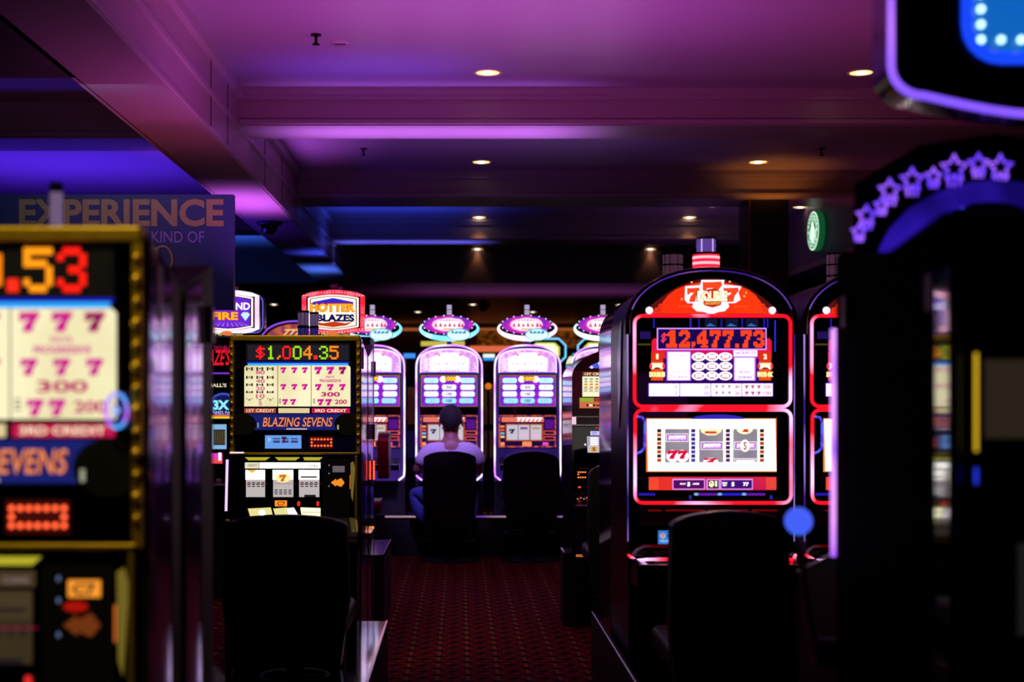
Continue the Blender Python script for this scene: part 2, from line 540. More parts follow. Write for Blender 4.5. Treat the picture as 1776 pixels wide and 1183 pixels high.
dome = thing('security_camera_dome', 'black domed security camera under the long ceiling beam', 'camera', (-1.717, 12.45, 2.893))
q = MB(); q.lathe([(0.115, 0.0), (0.115, -0.02), (0.1, -0.03)], (0, 0, 0), MATTE); q.build('mounting_ring', dome)
q = MB(); q.lathe([(0.078, -0.028), (0.075, -0.06), (0.06, -0.09), (0.035, -0.108), (0.0001, -0.115)], (0, 0, 0), GLS); q.build('dome', dome)
dome2 = copy_tree(dome, (0.41, 24.0, 2.925), 0, 'small dark camera dome in the far ceiling above the third oval sign')

sp = thing('sprinkler_head', 'small brass sprinkler in the second ceiling bay', 'sprinkler', (-0.81, 11.6, 3.4), 0, 'ceiling sprinklers')
DKM = pb('dark_brass', (40, 28, 24), 0.4, 0.8)
q = MB(); q.lathe([(0.03, 0), (0.03, -0.008)], (0, 0, 0), DKM); q.build('escutcheon', sp)
q = MB(); q.lathe([(0.009, -0.006), (0.009, -0.055)], (0, 0, 0), DKM); q.lathe([(0.022, -0.055), (0.022, -0.06)], (0, 0, 0), DKM); q.build('deflector', sp)
copy_tree(sp, (-0.83, 7.97, 3.4), 0, 'sprinkler at the top edge in the nearest ceiling bay')
copy_tree(sp, (3.03, 11.6, 3.4), 0, 'dark sprinkler near the right end of the second ceiling bay')
pl = thing('ceiling_access_plate', 'faint round access plate in the nearest ceiling bay', 'plate', (-0.71, 8.17, 3.4))
q = MB(); q.lathe([(0.0001, -0.004), (0.058, -0.004), (0.06, 0)], (0, 0, 0), MOULD, 28); q.build('disc', pl)
q = MB(); q.box(-0.03, 0.035, -0.006, 0.006, -0.007, -0.0035, DKM); q.build('slot', pl)

# ------------------------------------------------------------------ machine parts


def candle(parent, x, y, z, r, segs, name='signal_lamp'):
    """stacked lamp on a machine: segs = [(height, material)]"""
    q = MB(); h = 0
    for hh_, mt in segs:
        q.lathe([(r, h), (r, h + hh_ * 0.86), (r * 0.97, h + hh_ * 0.88)], (x, y, z), mt, 20)
        q.lathe([(r * 1.08, h + hh_ * 0.86), (r * 1.08, h + hh_)], (x, y, z), BLK, 20)
        for a in (-2.0, -1.2, -2.6):
            q.tube([(x + r * 1.01 * math.cos(a), y + r * 1.01 * math.sin(a), z + h), (x + r * 1.01 * math.cos(a), y + r * 1.01 * math.sin(a), z + h + hh_ * 0.86)], r * 0.05, CHROME, k=5)
        h += hh_
    return q.build(name, parent)


def deck(parent, hw, y0, z0, depth=0.2, drop=0.05, mt=BLK, edge=CHROME, name='button_deck', thick=0.06):
    q = MB()
    q.prismx([(y0, z0 - thick), (y0 - depth, z0 - drop - thick * 0.8), (y0 - depth, z0 - drop), (y0, z0)][::-1], -hw, hw, mt)
    o = q.build(name, parent, 0.006)
    q = MB(); q.tube([(-hw + 0.01, y0 - depth - 0.001, z0 - drop), (hw - 0.01, y0 - depth - 0.001, z0 - drop)], 0.004, edge, k=6); q.build('chrome_edge', o)
    for i in range(6):
        q = MB(); xx = -hw * 0.7 + i * hw * 0.28
        q.lathe([(0.017, 0), (0.017, 0.012), (0.013, 0.016)], (xx, y0 - depth * 0.55, z0 - drop * 0.55 + 0.0), em((90, 60, 70), 0.25), 12)
        q.build('button', o)
    return o


# ---- type A : gold trimmed two-box machine with a cream pay table ---------
def blazing(name, label, loc, depth, cols, wheel=False, bend=0.11, group='gold trimmed seven reel machines', dim=1.0, deco=True):
    t_ = thing(name, label, 'slot machine', loc, 0, group)
    cx, s = 512.0, 375.0
    zt = EYE + (HY - 583) / s
    K = lambda c, st=1.0: em(c, round(st * dim, 3))
    q = MB(cx, s)
    hw = 0.298
    q.prismx([(0.004, 0.0), (0.004, 1.055), (0.004, zt), (0.03, zt), (depth, zt - 0.075), (depth, 0.0)][::-1], -hw, hw, MATTE)
    q.prismx([(-0.16, 0.0), (-0.16, 0.68), (0.004, 0.74), (0.004, 0.0)][::-1], -hw, hw, MATTE)
    q.build('cabinet', t_, 0.004)
    for sg in (1, -1):
        q = MB(); n = 8; R_ = depth / bend; vs = []
        for i in range(n + 1):
            u = i / n
            yv = 0.012 + (depth - 0.02) * u
            bul = 0.003 + (depth ** 2) / (8 * R_) - R_ * (1 - math.cos((u - 0.02) * depth / R_))
            zz = zt - 0.01 - 0.07 * u
            vs += [(sg * (hw + bul + 0.003), yv, 0.02), (sg * (hw + bul + 0.003), yv, zz)]
        base = len(vs)
        vs += [(sg * (hw - 0.001), v[1], v[2]) for v in vs[:base]]
        fs = []
        for i in range(n):
            a = 2 * i
            f = (a, a + 2, a + 3, a + 1); fs.append(f if sg > 0 else f[::-1])
        q.add(vs, fs, PURPLE_SIDE, True)
        ed = []
        for i in range(n):
            a = 2 * i
            ed.append((a + 1, a + 3, base + a + 3, base + a + 1)); ed.append((a, base + a, base + a + 2, a + 2))
        ed += [(0, 1, base + 1, base), (2 * n, base + 2 * n, base + 2 * n + 1, 2 * n + 1)]
        q.add(vs, ed, MATTE)
        so = q.build('side_panel', t_)
        q = MB(); q.box(sg * (hw + 0.002), sg * (hw + 0.012), 0.07, 0.115, 1.44, 1.54, LILAC) if sg > 0 else q.box(-(hw + 0.012), -(hw + 0.002), 0.07, 0.115, 1.44, 1.54, LILAC)
        q.build('hinge_plate', t_, 0.004)
    # gold trim
    q = MB(cx, s, -0.0)
    q.box(-hw - 0.002, hw + 0.002, -0.016, 0.03, zt - 0.022, zt + 0.004, GOLD)
    q.build('top_trim', t_, 0.005)
    for xx in (-hw - 0.002, hw - 0.014):
        q = MB(); q.box(xx, xx + 0.016, -0.012, 0.01, EYE - 95 / s, zt - 0.022, GOLD)
        for i in range(13):
            q.ball((xx + 0.008, -0.014, EYE + 0.24 - i * 0.037), 0.008 + 0.002 * (i % 2), GOLD, 5)
        q.build('beaded_trim', t_)
    # upper glass
    q = MB(cx, s, -0.002)
    q.R(409, 588, 617, 784, 0, GLS)
    q.O(427, 596, 607, 627, 1.0, 2, pb('silver_line', (120, 120, 140), 0.3, 0.8))
    q.R(429, 598, 605, 625, 1, K((26, 24, 34), 1.0))
    if cols: q.R(415, 593, 607, 626, 2, K((6, 6, 10), 0.6))
    q.dots('$1,004.35' if cols is None else cols[0], 419 if cols else 444, 595 if cols else 600, 588 if cols else 587, 623, 3, [K(c, 1.3) for c in (cols[1] if cols else [(235, 20, 30), (150, 200, 20), (240, 130, 10), (235, 20, 30), (150, 200, 20), (245, 130, 10), (240, 40, 20), (140, 200, 30), (250, 125, 10)])], fill=1.12)
    q.build('digit_display', t_)
    q = MB(cx, s, -0.004)
    q.R(428, 627.5, 606, 630, 1, K((20, 20, 200), 0.9)); q.R(430, 630, 604, 634, 1, K((40, 160, 235), 1.2))
    q.build('light_bar', t_)
    CRM = em2('cream_backlit_glass_%d' % int(dim * 100), (255, 246, 200), (226, 214, 158), 1.0 * dim, 5.0, 0.35, 0.7)
    MG = K((215, 15, 150), 0.95); DR = K((150, 10, 90), 0.9); PK = K((225, 120, 150), 0.9); GR = K((70, 50, 60), 0.5); LN = K((140, 90, 90), 0.7)
    q = MB(cx, s, -0.005)
    q.poly([(424, 637), (427, 634), (605, 634), (608, 637), (608, 705), (424, 705)], 1, CRM)
    q.R(481.5, 634, 482.6, 705, 2, LN); q.R(539.5, 634, 540.6, 705, 2, LN)
    for i, (yy, nn) in enumerate(((637, '80'), (652, '40'), (665, '20'), (678, '10'), (691, '5'))):
        for k in range(3):
            for u, c in ((0, GR), (9, GR)):
                q.R(427 + 18 * k + u, yy, 430 + 18 * k + u, yy + (6 - i * 0.6 if i < 4 else 1), 2, c)
            q.R(431 + 18 * k, yy + 1, 435.5 + 18 * k, yy + 4, 2, K((185, 175, 150), 0.6))
        q.T(nn, 444 if len(nn) > 1 else 449, yy + 5.5, 460 if len(nn) > 1 else 455, yy + 12.5, 3, PK, 0.04)
    for (xs, ys) in (((487, 506, 524), 637), ((487, 506, 524), 666), ((490, 504), 692)):
        for x_ in xs: q.seven(x_, ys, x_ + 10, ys + 10, 3, MG)
    for (xs, ys) in (((547, 568, 589), 637), ((547, 568, 589), 666), ((551, 565), 692)):
        for k, x_ in enumerate(xs): q.seven(x_, ys, x_ + 11, ys + 11, 4, DR if (k == 2 and ys == 637) else MG, PK if ys == 637 else None)
    q.T('PAYS', 566, 652, 580, 656, 3, MG); q.T('PROGRESSIVE', 555, 658, 592, 663, 3, MG, 0.03)
    q.T('300', 557, 680, 590, 688, 3, K((200, 30, 110), 0.9), 0.03); q.T('200', 581, 693, 602, 701, 3, K((200, 30, 110), 0.9), 0.03)
    for x_ in (484, 543):
        for k in range(3): q.R(x_, 692 + 3 * k, x_ + 4, 693.2 + 3 * k, 3, GR)
    q.build('pay_table_glass', t_)
    q = MB(cx, s, -0.005)
    q.R(424, 708, 479, 716.5, 1, K((175, 70, 60), 0.8)); q.T('1ST CREDIT', 428, 709.5, 476, 715, 2, K((255, 215, 170), 1.0))
    q.R(483, 708, 537, 716.5, 1, K((238, 215, 160), 0.9))
    q.R(541, 708, 607, 716.5, 1, K((205, 20, 80), 0.9)); q.T('3RD CREDIT', 546, 709.5, 601, 715, 2, K((255, 235, 200), 1.0))
    q.build('credit_strip', t_)
    q = MB(cx, s, -0.005)
    q.R(426, 718, 606, 746, 1, K((22, 34, 120), 0.75))
    q.E(421, 736, 24, 19, 2, MATTE); q.E(604, 736, 24, 19, 2, MATTE)
    q.T('BLAZING SEVENS', 457.4, 724.6, 578.4, 740.4, 2, K((90, 20, 20), 0.6), 0.03, 0.2)
    q.T('BLAZING SEVENS', 456, 724, 577, 740, 3, K((245, 140, 95), 1.0), 0.01, 0.2)
    q.R(497, 743, 533, 745, 3, K((225, 200, 200), 0.9))
    q.R(447, 733, 449, 742, 3, K((200, 200, 170), 0.6)); q.R(585, 737, 588, 745, 3, K((200, 200, 170), 0.6))
    q.build('name_panel', t_)
    q = MB(cx, s, -0.006)
    q.R(460, 755, 523, 778, 1, K((105, 160, 240), 0.95)); q.T('77', 465, 760, 470, 766, 2, K((220, 225, 250), 1.0))
    for a in (474, 489, 505): q.R(a, 760, a + 12, 762, 2, K((60, 60, 110), 0.8)); q.R(a, 764, a + 12, 768, 2, K((70, 70, 130), 0.8))
    q.seven(489, 757, 497, 768, 3, K((90, 30, 60), 0.8))
    q.build('card_reader_screen', t_)
    q = MB(cx, s, -0.006)
    RD = K((255, 90, 50), 2.2); q.R(537, 757, 578, 778, 1, K((70, 4, 4), 0.8))
    for i in range(7):
        for yy in (762, 773): q.E(541 + 5.6 * i, yy, 1.9, 1.9, 2, RD, 8)
    for x_ in (541, 574.6): q.E(x_, 767.5, 1.9, 1.9, 2, RD, 8)
    q.build('led_card_slot', t_)
    # middle gold bar and lower window
    q = MB(cx, s); q.box(q.X(398), q.X(621), -0.02, 0.006, q.Z(788), q.Z(784.5), GOLD)
    q.box(q.X(616), q.X(620), -0.016, 0.006, q.Z(903), q.Z(790), GOLD)
    q.box(q.X(391), q.X(621), -0.018, 0.006, q.Z(905), q.Z(901), GOLD)
    q.build('window_frame', t_, 0.003)
    q = MB(cx, s); q.tube([(q.X(395), -0.015, q.Z(797)), (q.X(393), -0.015, q.Z(886))], 0.006, K((225, 190, 255), 1.3), k=8)
    q.tube([(q.X(400), -0.018, q.Z(785)), (q.X(424), -0.018, q.Z(785))], 0.004, K((240, 220, 220), 1.1), k=8)
    q.build('side_tube', t_)
    q = MB(cx, s, -0.003)
    q.R(397, 789, 616, 901, 0, GLS)
    for k, x_ in enumerate((425, 477, 526)):
        q.poly([(x_, 793), (x_ + 44, 793), (x_ + 36, 798.5), (x_ + 6, 798.5)] if k < 2 else [(x_, 793), (x_ + 34, 793), (x_ + 28, 798.5), (x_ + 2, 798.5)], 2, K((200, 190, 50), 0.8))
    WH = K((255, 250, 240), 1.5) if not cols else K((110, 90, 60), 0.35)
    q.R(425, 802, 449, 812.5, 2, K((235, 230, 200), 0.95 if not cols else 0.2)); q.R(450, 802, 556, 812.5, 2, WH)
    q.T('CREDITS', 430, 805, 446, 809, 3, K((150, 130, 90), 0.8)); q.T('COINS', 535, 806, 552, 810, 3, K((140, 120, 120), 0.8))
    q.build('reel_glass', t_)
    for k, x_ in enumerate((426, 473, 518)):
        q = MB(cx, s, -0.0045); w_ = (34, 36, 36)[k]
        q.R(x_, 815, x_ + w_, 832, 1, WH); q.R(x_ + 1, 832, x_ + w_, 862, 1, K((205, 195, 195), 0.85) if not cols else K((110, 90, 60), 0.25))
        INK = K((50, 40, 45), 0.4)
        if k == 0: q.poly([(x_ + 3, 815), (x_ + 18, 815), (x_ + 12, 821)], 2, K((250, 180, 60), 1.1))
        if k == 1: q.E(x_ + 18, 829, 13, 8, 2, K((255, 225, 150), 1.2)); q.seven(x_ + 12, 823, x_ + 24, 835, 3, K((215, 120, 40), 0.9))
        if k == 2: q.R(x_ + 4, 826, x_ + 32, 828.5, 2, INK)
        by = 836 if k != 1 else 849
        for r in range(3):
            for cxx in range(4):
                q.R(x_ + 3 + cxx * 8 + (0 if r % 2 else 0.7), by + r * 3.3, x_ + 9 + cxx * 8, by + r * 3.3 + 1.7, 2, INK)
        if k == 2: q.R(x_ + 10, 858, x_ + 30, 862, 2, INK)
        q.R(x_ - 1, 838.3, x_ + w_ + 4, 839, 4, K((170, 20, 80), 0.7))
        q.build('reel', t_)
    q = MB(cx, s, -0.005)
    q.R(477, 868, 498, 878, 1, K((245, 150, 40), 1.1)); q.T('C7', 481, 869.5, 495, 877, 2, K((200, 30, 20), 0.9), 0.04)
    q.T('0', 515.5, 869, 521, 878, 2, K((250, 40, 40), 1.3), 0.05); q.T('8', 549, 869, 554, 878, 2, K((230, 40, 40), 1.1), 0.05)
    q.build('credit_meter', t_)
    q = MB(cx, s, -0.005)
    for (a, b_) in ((430, 470), (474, 498)): q.poly([(a, 882), (b_, 880), (b_ + 3, 892), (a + 4, 895)], 1, K((235, 225, 150), 1.0))
    q.poly([(498, 881), (510, 880), (520, 898), (500, 898)], 1, K((245, 225, 245), 1.3)); q.poly([(521, 880), (556, 881), (556, 899), (524, 898)], 1, K((255, 250, 200), 1.4))
    for a in (524, 532): q.R(a, 888, a + 24, 889, 2, K((170, 150, 90), 0.8))
    q.E(455, 889, 6, 5, 2, WH)
    q.build('lit_button_row', t_)
    q = MB(cx, s, -0.005)
    q.R(560, 792, 606, 900, 1, MATTE)
    q.R(577, 808, 598, 819, 2, K((120, 105, 115), 0.7) if not cols else K((245, 150, 45), 1.1))
    if cols: q.E(582, 825, 8, 3.5, 2, K((190, 20, 10), 0.7)); q.T('C7', 580, 810, 595, 817.5, 3, K((50, 20, 40), 0.6), 0.04)
    q.poly([(574, 837), (583, 830), (583, 833.5), (592, 829), (598, 837), (592, 844.5), (583, 841), (583, 844)], 2, K((240, 140, 35), 1.05) if not cols else K((150, 70, 25), 0.5))
    for a in (807, 821, 843): q.E(571, a, 1.2, 1.8, 2, K((120, 140, 190), 0.6), 8)
    for a in (574, 592): q.poly([(a, 903), (a + 5, 903), (a + 2.5, 909)], 2, K((170, 200, 60), 0.7))
    q.build('bill_acceptor', t_)
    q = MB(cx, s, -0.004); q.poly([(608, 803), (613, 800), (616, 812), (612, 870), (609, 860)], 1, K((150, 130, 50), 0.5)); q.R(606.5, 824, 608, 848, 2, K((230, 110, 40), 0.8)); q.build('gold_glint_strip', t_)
    # lower deck, belly
    q = MB(cx, s)
    q.prismx([(-0.16, 0.60), (-0.16, 0.675), (0.006, 0.755), (0.006, 0.62)][::-1], -hw, hw, BLK)
    dk = q.build('button_deck', t_, 0.006)
    q = MB(); q.box(-hw, hw, -0.166, -0.158, 0.655, 0.668, GOLD); q.build('deck_edge', dk)
    q = MB(cx, s)
    for x0 in (-0.27, 0.24): q.box(x0, x0 + 0.012, -0.17, -0.16, 0.05, 0.6, GOLD)
    q.build('belly_trim', t_)
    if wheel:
        candle(t_, 0.122, 0.1, zt - 0.03, 0.011, [(0.125, em((150, 120, 165), 0.55))])
    else:
        candle(t_, q.X(521), 0.12, zt - 0.03, 0.026, [(0.085, em((40, 30, 130), 0.55)), (0.07, em((110, 80, 130), 0.5))])
        candle(t_, q.X(539), 0.15, zt - 0.03, 0.02, [(0.085, em((45, 35, 140), 0.5)), (0.065, em((120, 90, 140), 0.5))])
    if wheel:  # wheel reflection in the frame glass, built as a glowing emblem
        q = MB()
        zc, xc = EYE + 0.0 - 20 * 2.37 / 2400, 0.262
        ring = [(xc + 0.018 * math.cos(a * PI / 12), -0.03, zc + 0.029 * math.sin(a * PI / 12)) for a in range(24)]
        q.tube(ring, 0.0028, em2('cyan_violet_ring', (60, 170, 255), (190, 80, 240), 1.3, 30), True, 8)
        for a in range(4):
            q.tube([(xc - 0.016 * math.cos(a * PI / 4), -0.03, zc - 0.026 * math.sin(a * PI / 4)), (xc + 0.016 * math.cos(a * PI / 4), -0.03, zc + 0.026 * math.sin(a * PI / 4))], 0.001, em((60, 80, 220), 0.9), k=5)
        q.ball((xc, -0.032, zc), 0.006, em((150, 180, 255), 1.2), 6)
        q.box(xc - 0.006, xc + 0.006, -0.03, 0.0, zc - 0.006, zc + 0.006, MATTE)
        q.build('wheel_reflection', t_)
    return t_


M2 = blazing('slot_machine', 'gold trimmed slot machine with cream pay table showing a $1,004.35 jackpot', ((512 - CX) / 375, 6.4, 0), 0.52, None, bend=0.02)
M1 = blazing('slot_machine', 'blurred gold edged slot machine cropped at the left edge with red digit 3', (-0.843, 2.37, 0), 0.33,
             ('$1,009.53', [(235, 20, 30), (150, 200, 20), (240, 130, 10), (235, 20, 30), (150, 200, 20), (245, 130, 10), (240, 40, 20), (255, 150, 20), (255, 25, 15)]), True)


def plain_back(name, label, loc, depth, rz, zt=1.59, hw=0.298, group='dark backs of machines facing away', bend=0.055):
    """machine standing back to back, facing away from the camera"""
    t_ = thing(name, label, 'slot machine', loc, rz, group)
    q = MB(); q.prismx([(0.0, 0.0), (0.0, zt), (0.03, zt), (depth, zt - 0.075), (depth, 0.0)][::-1], -hw, hw, MATTE)
    q.build('cabinet', t_, 0.004)
    for sg in (1, -1):
        q = MB(); n = 8; R_ = depth / (2 * bend); vs = []
        for i in range(n + 1):
            u = i / n; yv = 0.012 + (depth - 0.02) * u
            bul = 0.003 + R_ * (1 - math.cos(bend)) - R_ * (1 - math.cos((u - 1.0) * depth / R_))
            vs += [(sg * (hw + bul), yv, 0.02), (sg * (hw + bul), yv, zt - 0.01 - 0.07 * u)]
        base = len(vs); vs += [(sg * (hw - 0.001), v[1], v[2]) for v in vs[:base]]
        fs = [((2 * i, 2 * i + 2, 2 * i + 3, 2 * i + 1) if sg > 0 else (2 * i, 2 * i + 1, 2 * i + 3, 2 * i + 2)) for i in range(n)]
        q.add(vs, fs, PURPLE_SIDE, True)
        ed = [(2 * i + 1, 2 * i + 3, base + 2 * i + 3, base + 2 * i + 1) for i in range(n)] + [(0, 1, base + 1, base), (2 * n, base + 2 * n, base + 2 * n + 1, 2 * n + 1)]
        q.add(vs, ed, MATTE)
        q.build('side_panel', t_)
        q = MB(); a, b_ = sorted((sg * (hw + 0.002), sg * (hw + 0.014))); q.box(a, b_, 0.05, 0.085, 1.42, 1.5, LILAC); q.build('hinge_plate', t_, 0.003)
    q = MB(); q.box(-hw + 0.03, hw - 0.03, -0.004, 0.001, 1.1, 1.5, em((70, 40, 200), 0.4, True)); q.build('top_screen', t_)
    q = MB(); q.box(-hw + 0.03, hw - 0.03, -0.004, 0.001, 0.75, 1.03, em((60, 50, 160), 0.3, True)); q.build('reel_window', t_)
    q = MB(); q.prismx([(-0.15, 0.6), (-0.15, 0.66), (0.0, 0.72), (0.0, 0.6)][::-1], -hw, hw, BLK); q.build('button_deck', t_)
    return t_


M1b = plain_back('slot_machine', 'dark glossy machine back to back with the blurred left machine', (-0.843, 3.05, 0), 0.34, PI)
M2b = plain_back('slot_machine', 'dark glossy machine back to back with the $1,004.35 machine', ((512 - CX) / 375, 7.46, 0), 0.53, PI, bend=0.01)
q = MB(); q.box(-0.322, -0.302, 0.12, 0.30, 1.09, 1.17, ROSEPLASTIC); q.build('bill_box', M2b, 0.004)
q = MB()
for i in range(8): q.ball((-0.31, 0.2, 0.97 - i * 0.0125), 0.0065, em((255, 70, 40), 2.4), 5)
q.box(-0.305, -0.3, 0.19, 0.21, 0.87, 0.98, MATTE)
q.build('led_strip', M2b)
q = MB()
for i, c in enumerate(((255, 150, 60), (200, 130, 110), (240, 150, 120))):
    q.ball((-0.308, 0.26 + i * 0.1, 0.63), 0.009, em(c, 0.9), 5)
q.box(-0.31, -0.29, 0.22, 0.5, 0.59, 0.622, MATTE)
q.build('lit_button_row', M2b)


# ---- type B : red neon arch machine ------------------------------------
NEONRED = em2('red_neon_tube', (255, 14, 34), (255, 190, 255), 1.6, 4.2, 0.5, 0.66)
NEONPUR = em2('violet_rim_tube', (70, 40, 200), (190, 120, 255), 0.9, 4.0, 0.4, 0.7)


def redseven(label, loc, group):
    t_ = thing('slot_machine', label, 'slot machine', loc, 0, group)
    cx, s = 1233.5, 450.0
    q = MB(cx, s); zs = q.Z(562)
    hw = 0.318
    arch = sup(0, zs, hw, 0.205, 2.15)
    body = [(-hw, 0.0), (hw, 0.0)] + arch
    q.prism(body, 0.0, 0.62, GLS, SIDEB, True)
    q.build('cabinet', t_)
    # black arch rim
    q = MB(cx, s)
    o1 = [(hw + 0.004, zs - 0.04)] + sup(0, zs, hw + 0.004, 0.209, 2.15) + [(-hw - 0.004, zs - 0.04)]
    q.tube([(a, -0.004, b_) for a, b_ in o1], 0.011, BLK, k=8)
    q.tube([(a * 0.985, -0.012, b_ * 0.998) for a, b_ in o1[3:-3]], 0.0022, NEONPUR, k=6)
    q.build('arch_rim', t_)
    # arch lit panel
    q = MB(cx, s, -0.002)
    n = 28
    OR = em2('orange_red_lamp_glass', (255, 60, 12), (240, 40, 14), 1.15, 3, 0.3, 0.7)
    pts = [(1116, 546)] + [(1116 + (1352 - 1116) * i / n, 546 - 63 * math.sin(PI * i / n) ** 0.78) for i in range(1, n)] + [(1352, 546)]
    q.poly(pts, 1, em((120, 28, 30), 0.5))
    for j in range(13):
        y0 = 544 - j * 3.6
        # half width of the lit stripe at this height
        w1 = 118 - 236 * math.asin(min(1.0, ((548.6 - y0) / 63) ** 1.28)) / PI - 9 - 2 * (j % 2)
        if w1 > 20: q.poly([(1234 - w1, y0), (1234 + w1, y0), (1234 + w1 - 2, y0 - 2.6), (1234 - w1 + 2, y0 - 2.6)], 2, OR)
    core = [(1234 + 88 * math.cos(a * PI / 12), 544 - 55 * abs(math.sin(a * PI / 12)) ** 0.8) for a in range(13)]
    q.poly(core, 3, OR)
    WP = em((255, 225, 245), 1.6); RDO = em((245, 70, 30), 1.1); CRE = em((255, 240, 185), 1.5); DK = em((90, 10, 20), 0.6)
    cloud = [(1188, 497), (1214, 495), (1216, 486), (1256, 486), (1254, 494), (1285, 497), (1280, 508), (1284, 520), (1274, 526), (1262, 526), (1264, 532), (1256, 540), (1246, 541), (1238, 544), (1228, 544), (1220, 541), (1208, 540), (1200, 533), (1202, 526), (1192, 526), (1187, 520)]
    q.poly(cloud, 4, WP)
    for (a, b_, c, d) in ((1191, 499, 1213, 524), (1218, 488.5, 1252, 520), (1254, 499, 1281, 524)):
        q.seven(a, b_, c, d, 5, RDO)
    q.E(1234, 509, 15, 8, 6, em((220, 45, 30), 0.9)); q.T('DOUBLE', 1207, 504, 1262, 524, 8, DK, 0.06); q.T('DOUBLE', 1208.5, 505, 1260.5, 523, 9, CRE, 0.04)
    q.poly([(1218, 523), (1251, 523), (1249, 530), (1235, 534), (1220, 530)], 7, em((200, 40, 30), 0.9)); q.T('JACKPOT', 1221, 524.5, 1248, 530, 8, em((255, 190, 60), 1.2), 0.03)
    for a, b_ in ((1199, 490), (1265, 489), (1182, 519), (1293, 508), (1290, 514)): q.E(a, b_, 1.8, 1.8, 5, em((255, 170, 90), 1.3), 8)
    for a in range(6):
        q.E(1178 + a * 4, 532, 0.8, 0.8, 5, em((255, 150, 80), 1.0), 6); q.E(1274 + a * 4, 532, 0.8, 0.8, 5, em((255, 150, 80), 1.0), 6)
    q.build('arch_sign', t_)
    for xx in (1126, 1339):
        q = MB(cx, s); q.lathe([(0.014, 0), (0.012, 0.01), (0.006, 0.014)], (q.X(xx), -0.002, q.Z(538.5)), em((250, 215, 255), 2.2), 12, 'y'); q.build('corner_lamp', t_)
    # neon frames
    q = MB(cx, s)
    for (a, b_, c, d) in ((1100, 548, 1370, 705), (1101, 711, 1371, 872)):
        q.tube([(x_, -0.010, z_) for x_, z_ in rrect(q.X(a), q.X(c), q.Z(d), q.Z(b_), 0.03)], 0.0064, NEONRED, True, 8)
        q.build('neon_frame', t_)
        q = MB(cx, s)
    # jackpot display and pay table
    q = MB(cx, s, -0.002)
    RED = em((235, 25, 60), 1.0); NAVY = em((30, 12, 95), 0.7); WHT = em((255, 242, 252), 1.5); VIO = em((110, 30, 190), 0.9); LIL = em((215, 150, 255), 1.2)
    q.R(1105, 553, 1365, 700, 0, GLS)
    q.poly([(1130, 592), (1134, 587), (1334, 587), (1338, 592), (1338, 622), (1130, 622)], 1, RED)
    q.R(1139, 569, 1329, 607, 2, LIL); q.R(1141, 571, 1327, 605, 3, NAVY)
    q.dots('$', 1146, 577, 1155, 600, 4, [em((255, 60, 90), 1.1)], SLAB, 1.02)
    q.dots('12,477.73', 1155, 573, 1325, 603, 4, [em((255, 62, 22), 1.25)], SLAB, 1.03)
    q.build('jackpot_display', t_)
    q = MB(cx, s, -0.002)
    q.R(1152, 608, 1316, 662, 1, em((60, 15, 130), 0.8)); q.R(1199, 607, 1271, 612, 2, em((220, 10, 110), 1.0))
    q.R(1155, 608.5, 1199, 661, 2, VIO); q.R(1156.5, 610, 1197.5, 660, 3, LIL); q.R(1158.5, 611, 1195.5, 659, 4, WHT)
    q.T('5TH CREDIT', 1162, 614, 1192, 618.5, 5, LIL, 0.02); q.R(1159, 629, 1195, 629.8, 5, LIL); q.R(1159, 641, 1195, 641.8, 5, LIL); q.T('2ND 3RD 4TH', 1161, 644, 1193, 648, 5, LIL); q.T('1ST CREDIT', 1161, 652, 1193, 656, 5, em((160, 90, 210), 0.9))
    q.R(1271, 607, 1313, 619, 5, LIL); q.R(1272, 608, 1312, 618, 6, WHT); q.T('JACKPOTS', 1274, 609.5, 1310, 616.5, 7, em((170, 90, 220), 1.0), 0.03)
    q.R(1271, 619, 1311, 661, 2, VIO); q.R(1272.5, 620, 1309.5, 660, 3, LIL); q.R(1274, 621, 1307, 659, 4, WHT)
    q.R(1275, 630, 1306, 630.8, 5, LIL); q.R(1275, 640, 1306, 640.8, 5, LIL)
    q.T('4000', 1280, 643, 1301, 648, 5, em((205, 150, 235), 1.0)); q.T('2000', 1278, 652, 1303, 657, 5, em((150, 80, 200), 1.0))
    for r in range(3):
        for c in range(3):
            ex, ey = 1211.5 + c * 23, 619 + r * 16.5
            q.E(ex, ey, 12, 7.6, 2 + r % 2, WHT); q.E(ex, ey, 8.5, 5, 4, em((150, 30, 110), 0.9)); q.R(ex - 6, ey - 3.4, ex + 6, ey + 2.6, 5, WHT); q.R(ex - 4.5, ey + 3.0, ex + 4.5, ey + 4.5, 6, em((225, 110, 60), 1.0))
    for (xc, d) in ((1139.5, '1'), (1326.5, '2')):
        q.R(xc - 10.5, 611, xc + 10.5, 627, 3, em((225, 50, 20), 1.0)); q.T(d, xc - (2 if d == '1' else 3), 614, xc + (2 if d == '1' else 3), 623, 4, em((255, 240, 200), 1.4), 0.05)
        q.R(xc - 10.5, 627, xc + 10.5, 660, 2, em((240, 80, 25), 1.0))
        q.R(xc - 11, 630, xc + 11, 640, 3, em((255, 240, 200), 1.4)); q.E(xc, 640, 6, 3, 4, em((120, 40, 30), 0.7), 14, PI, 2 * PI)
        q.E(xc + 11, 635, 2.5, 5, 4, em((250, 60, 70), 1.0)); q.E(xc - 11, 635, 2.5, 5, 4, em((250, 60, 70), 1.0))
    q.T('DOUBLES', 1126, 645, 1153, 654, 4, em((255, 225, 150), 1.5), 0.09); q.T('PAYS 4X', 1313, 645, 1340, 654, 4, em((255, 225, 150), 1.5), 0.09)
    q.R(1124, 664, 1341, 688, 1, VIO)
    for i in range(4):
        a = 1125.5 + i * 53.8; q.R(a, 665.5, a + 52.4, 687, 2, WHT)
    PT = em((150, 110, 190), 0.9); MG = em((190, 20, 120), 0.95)
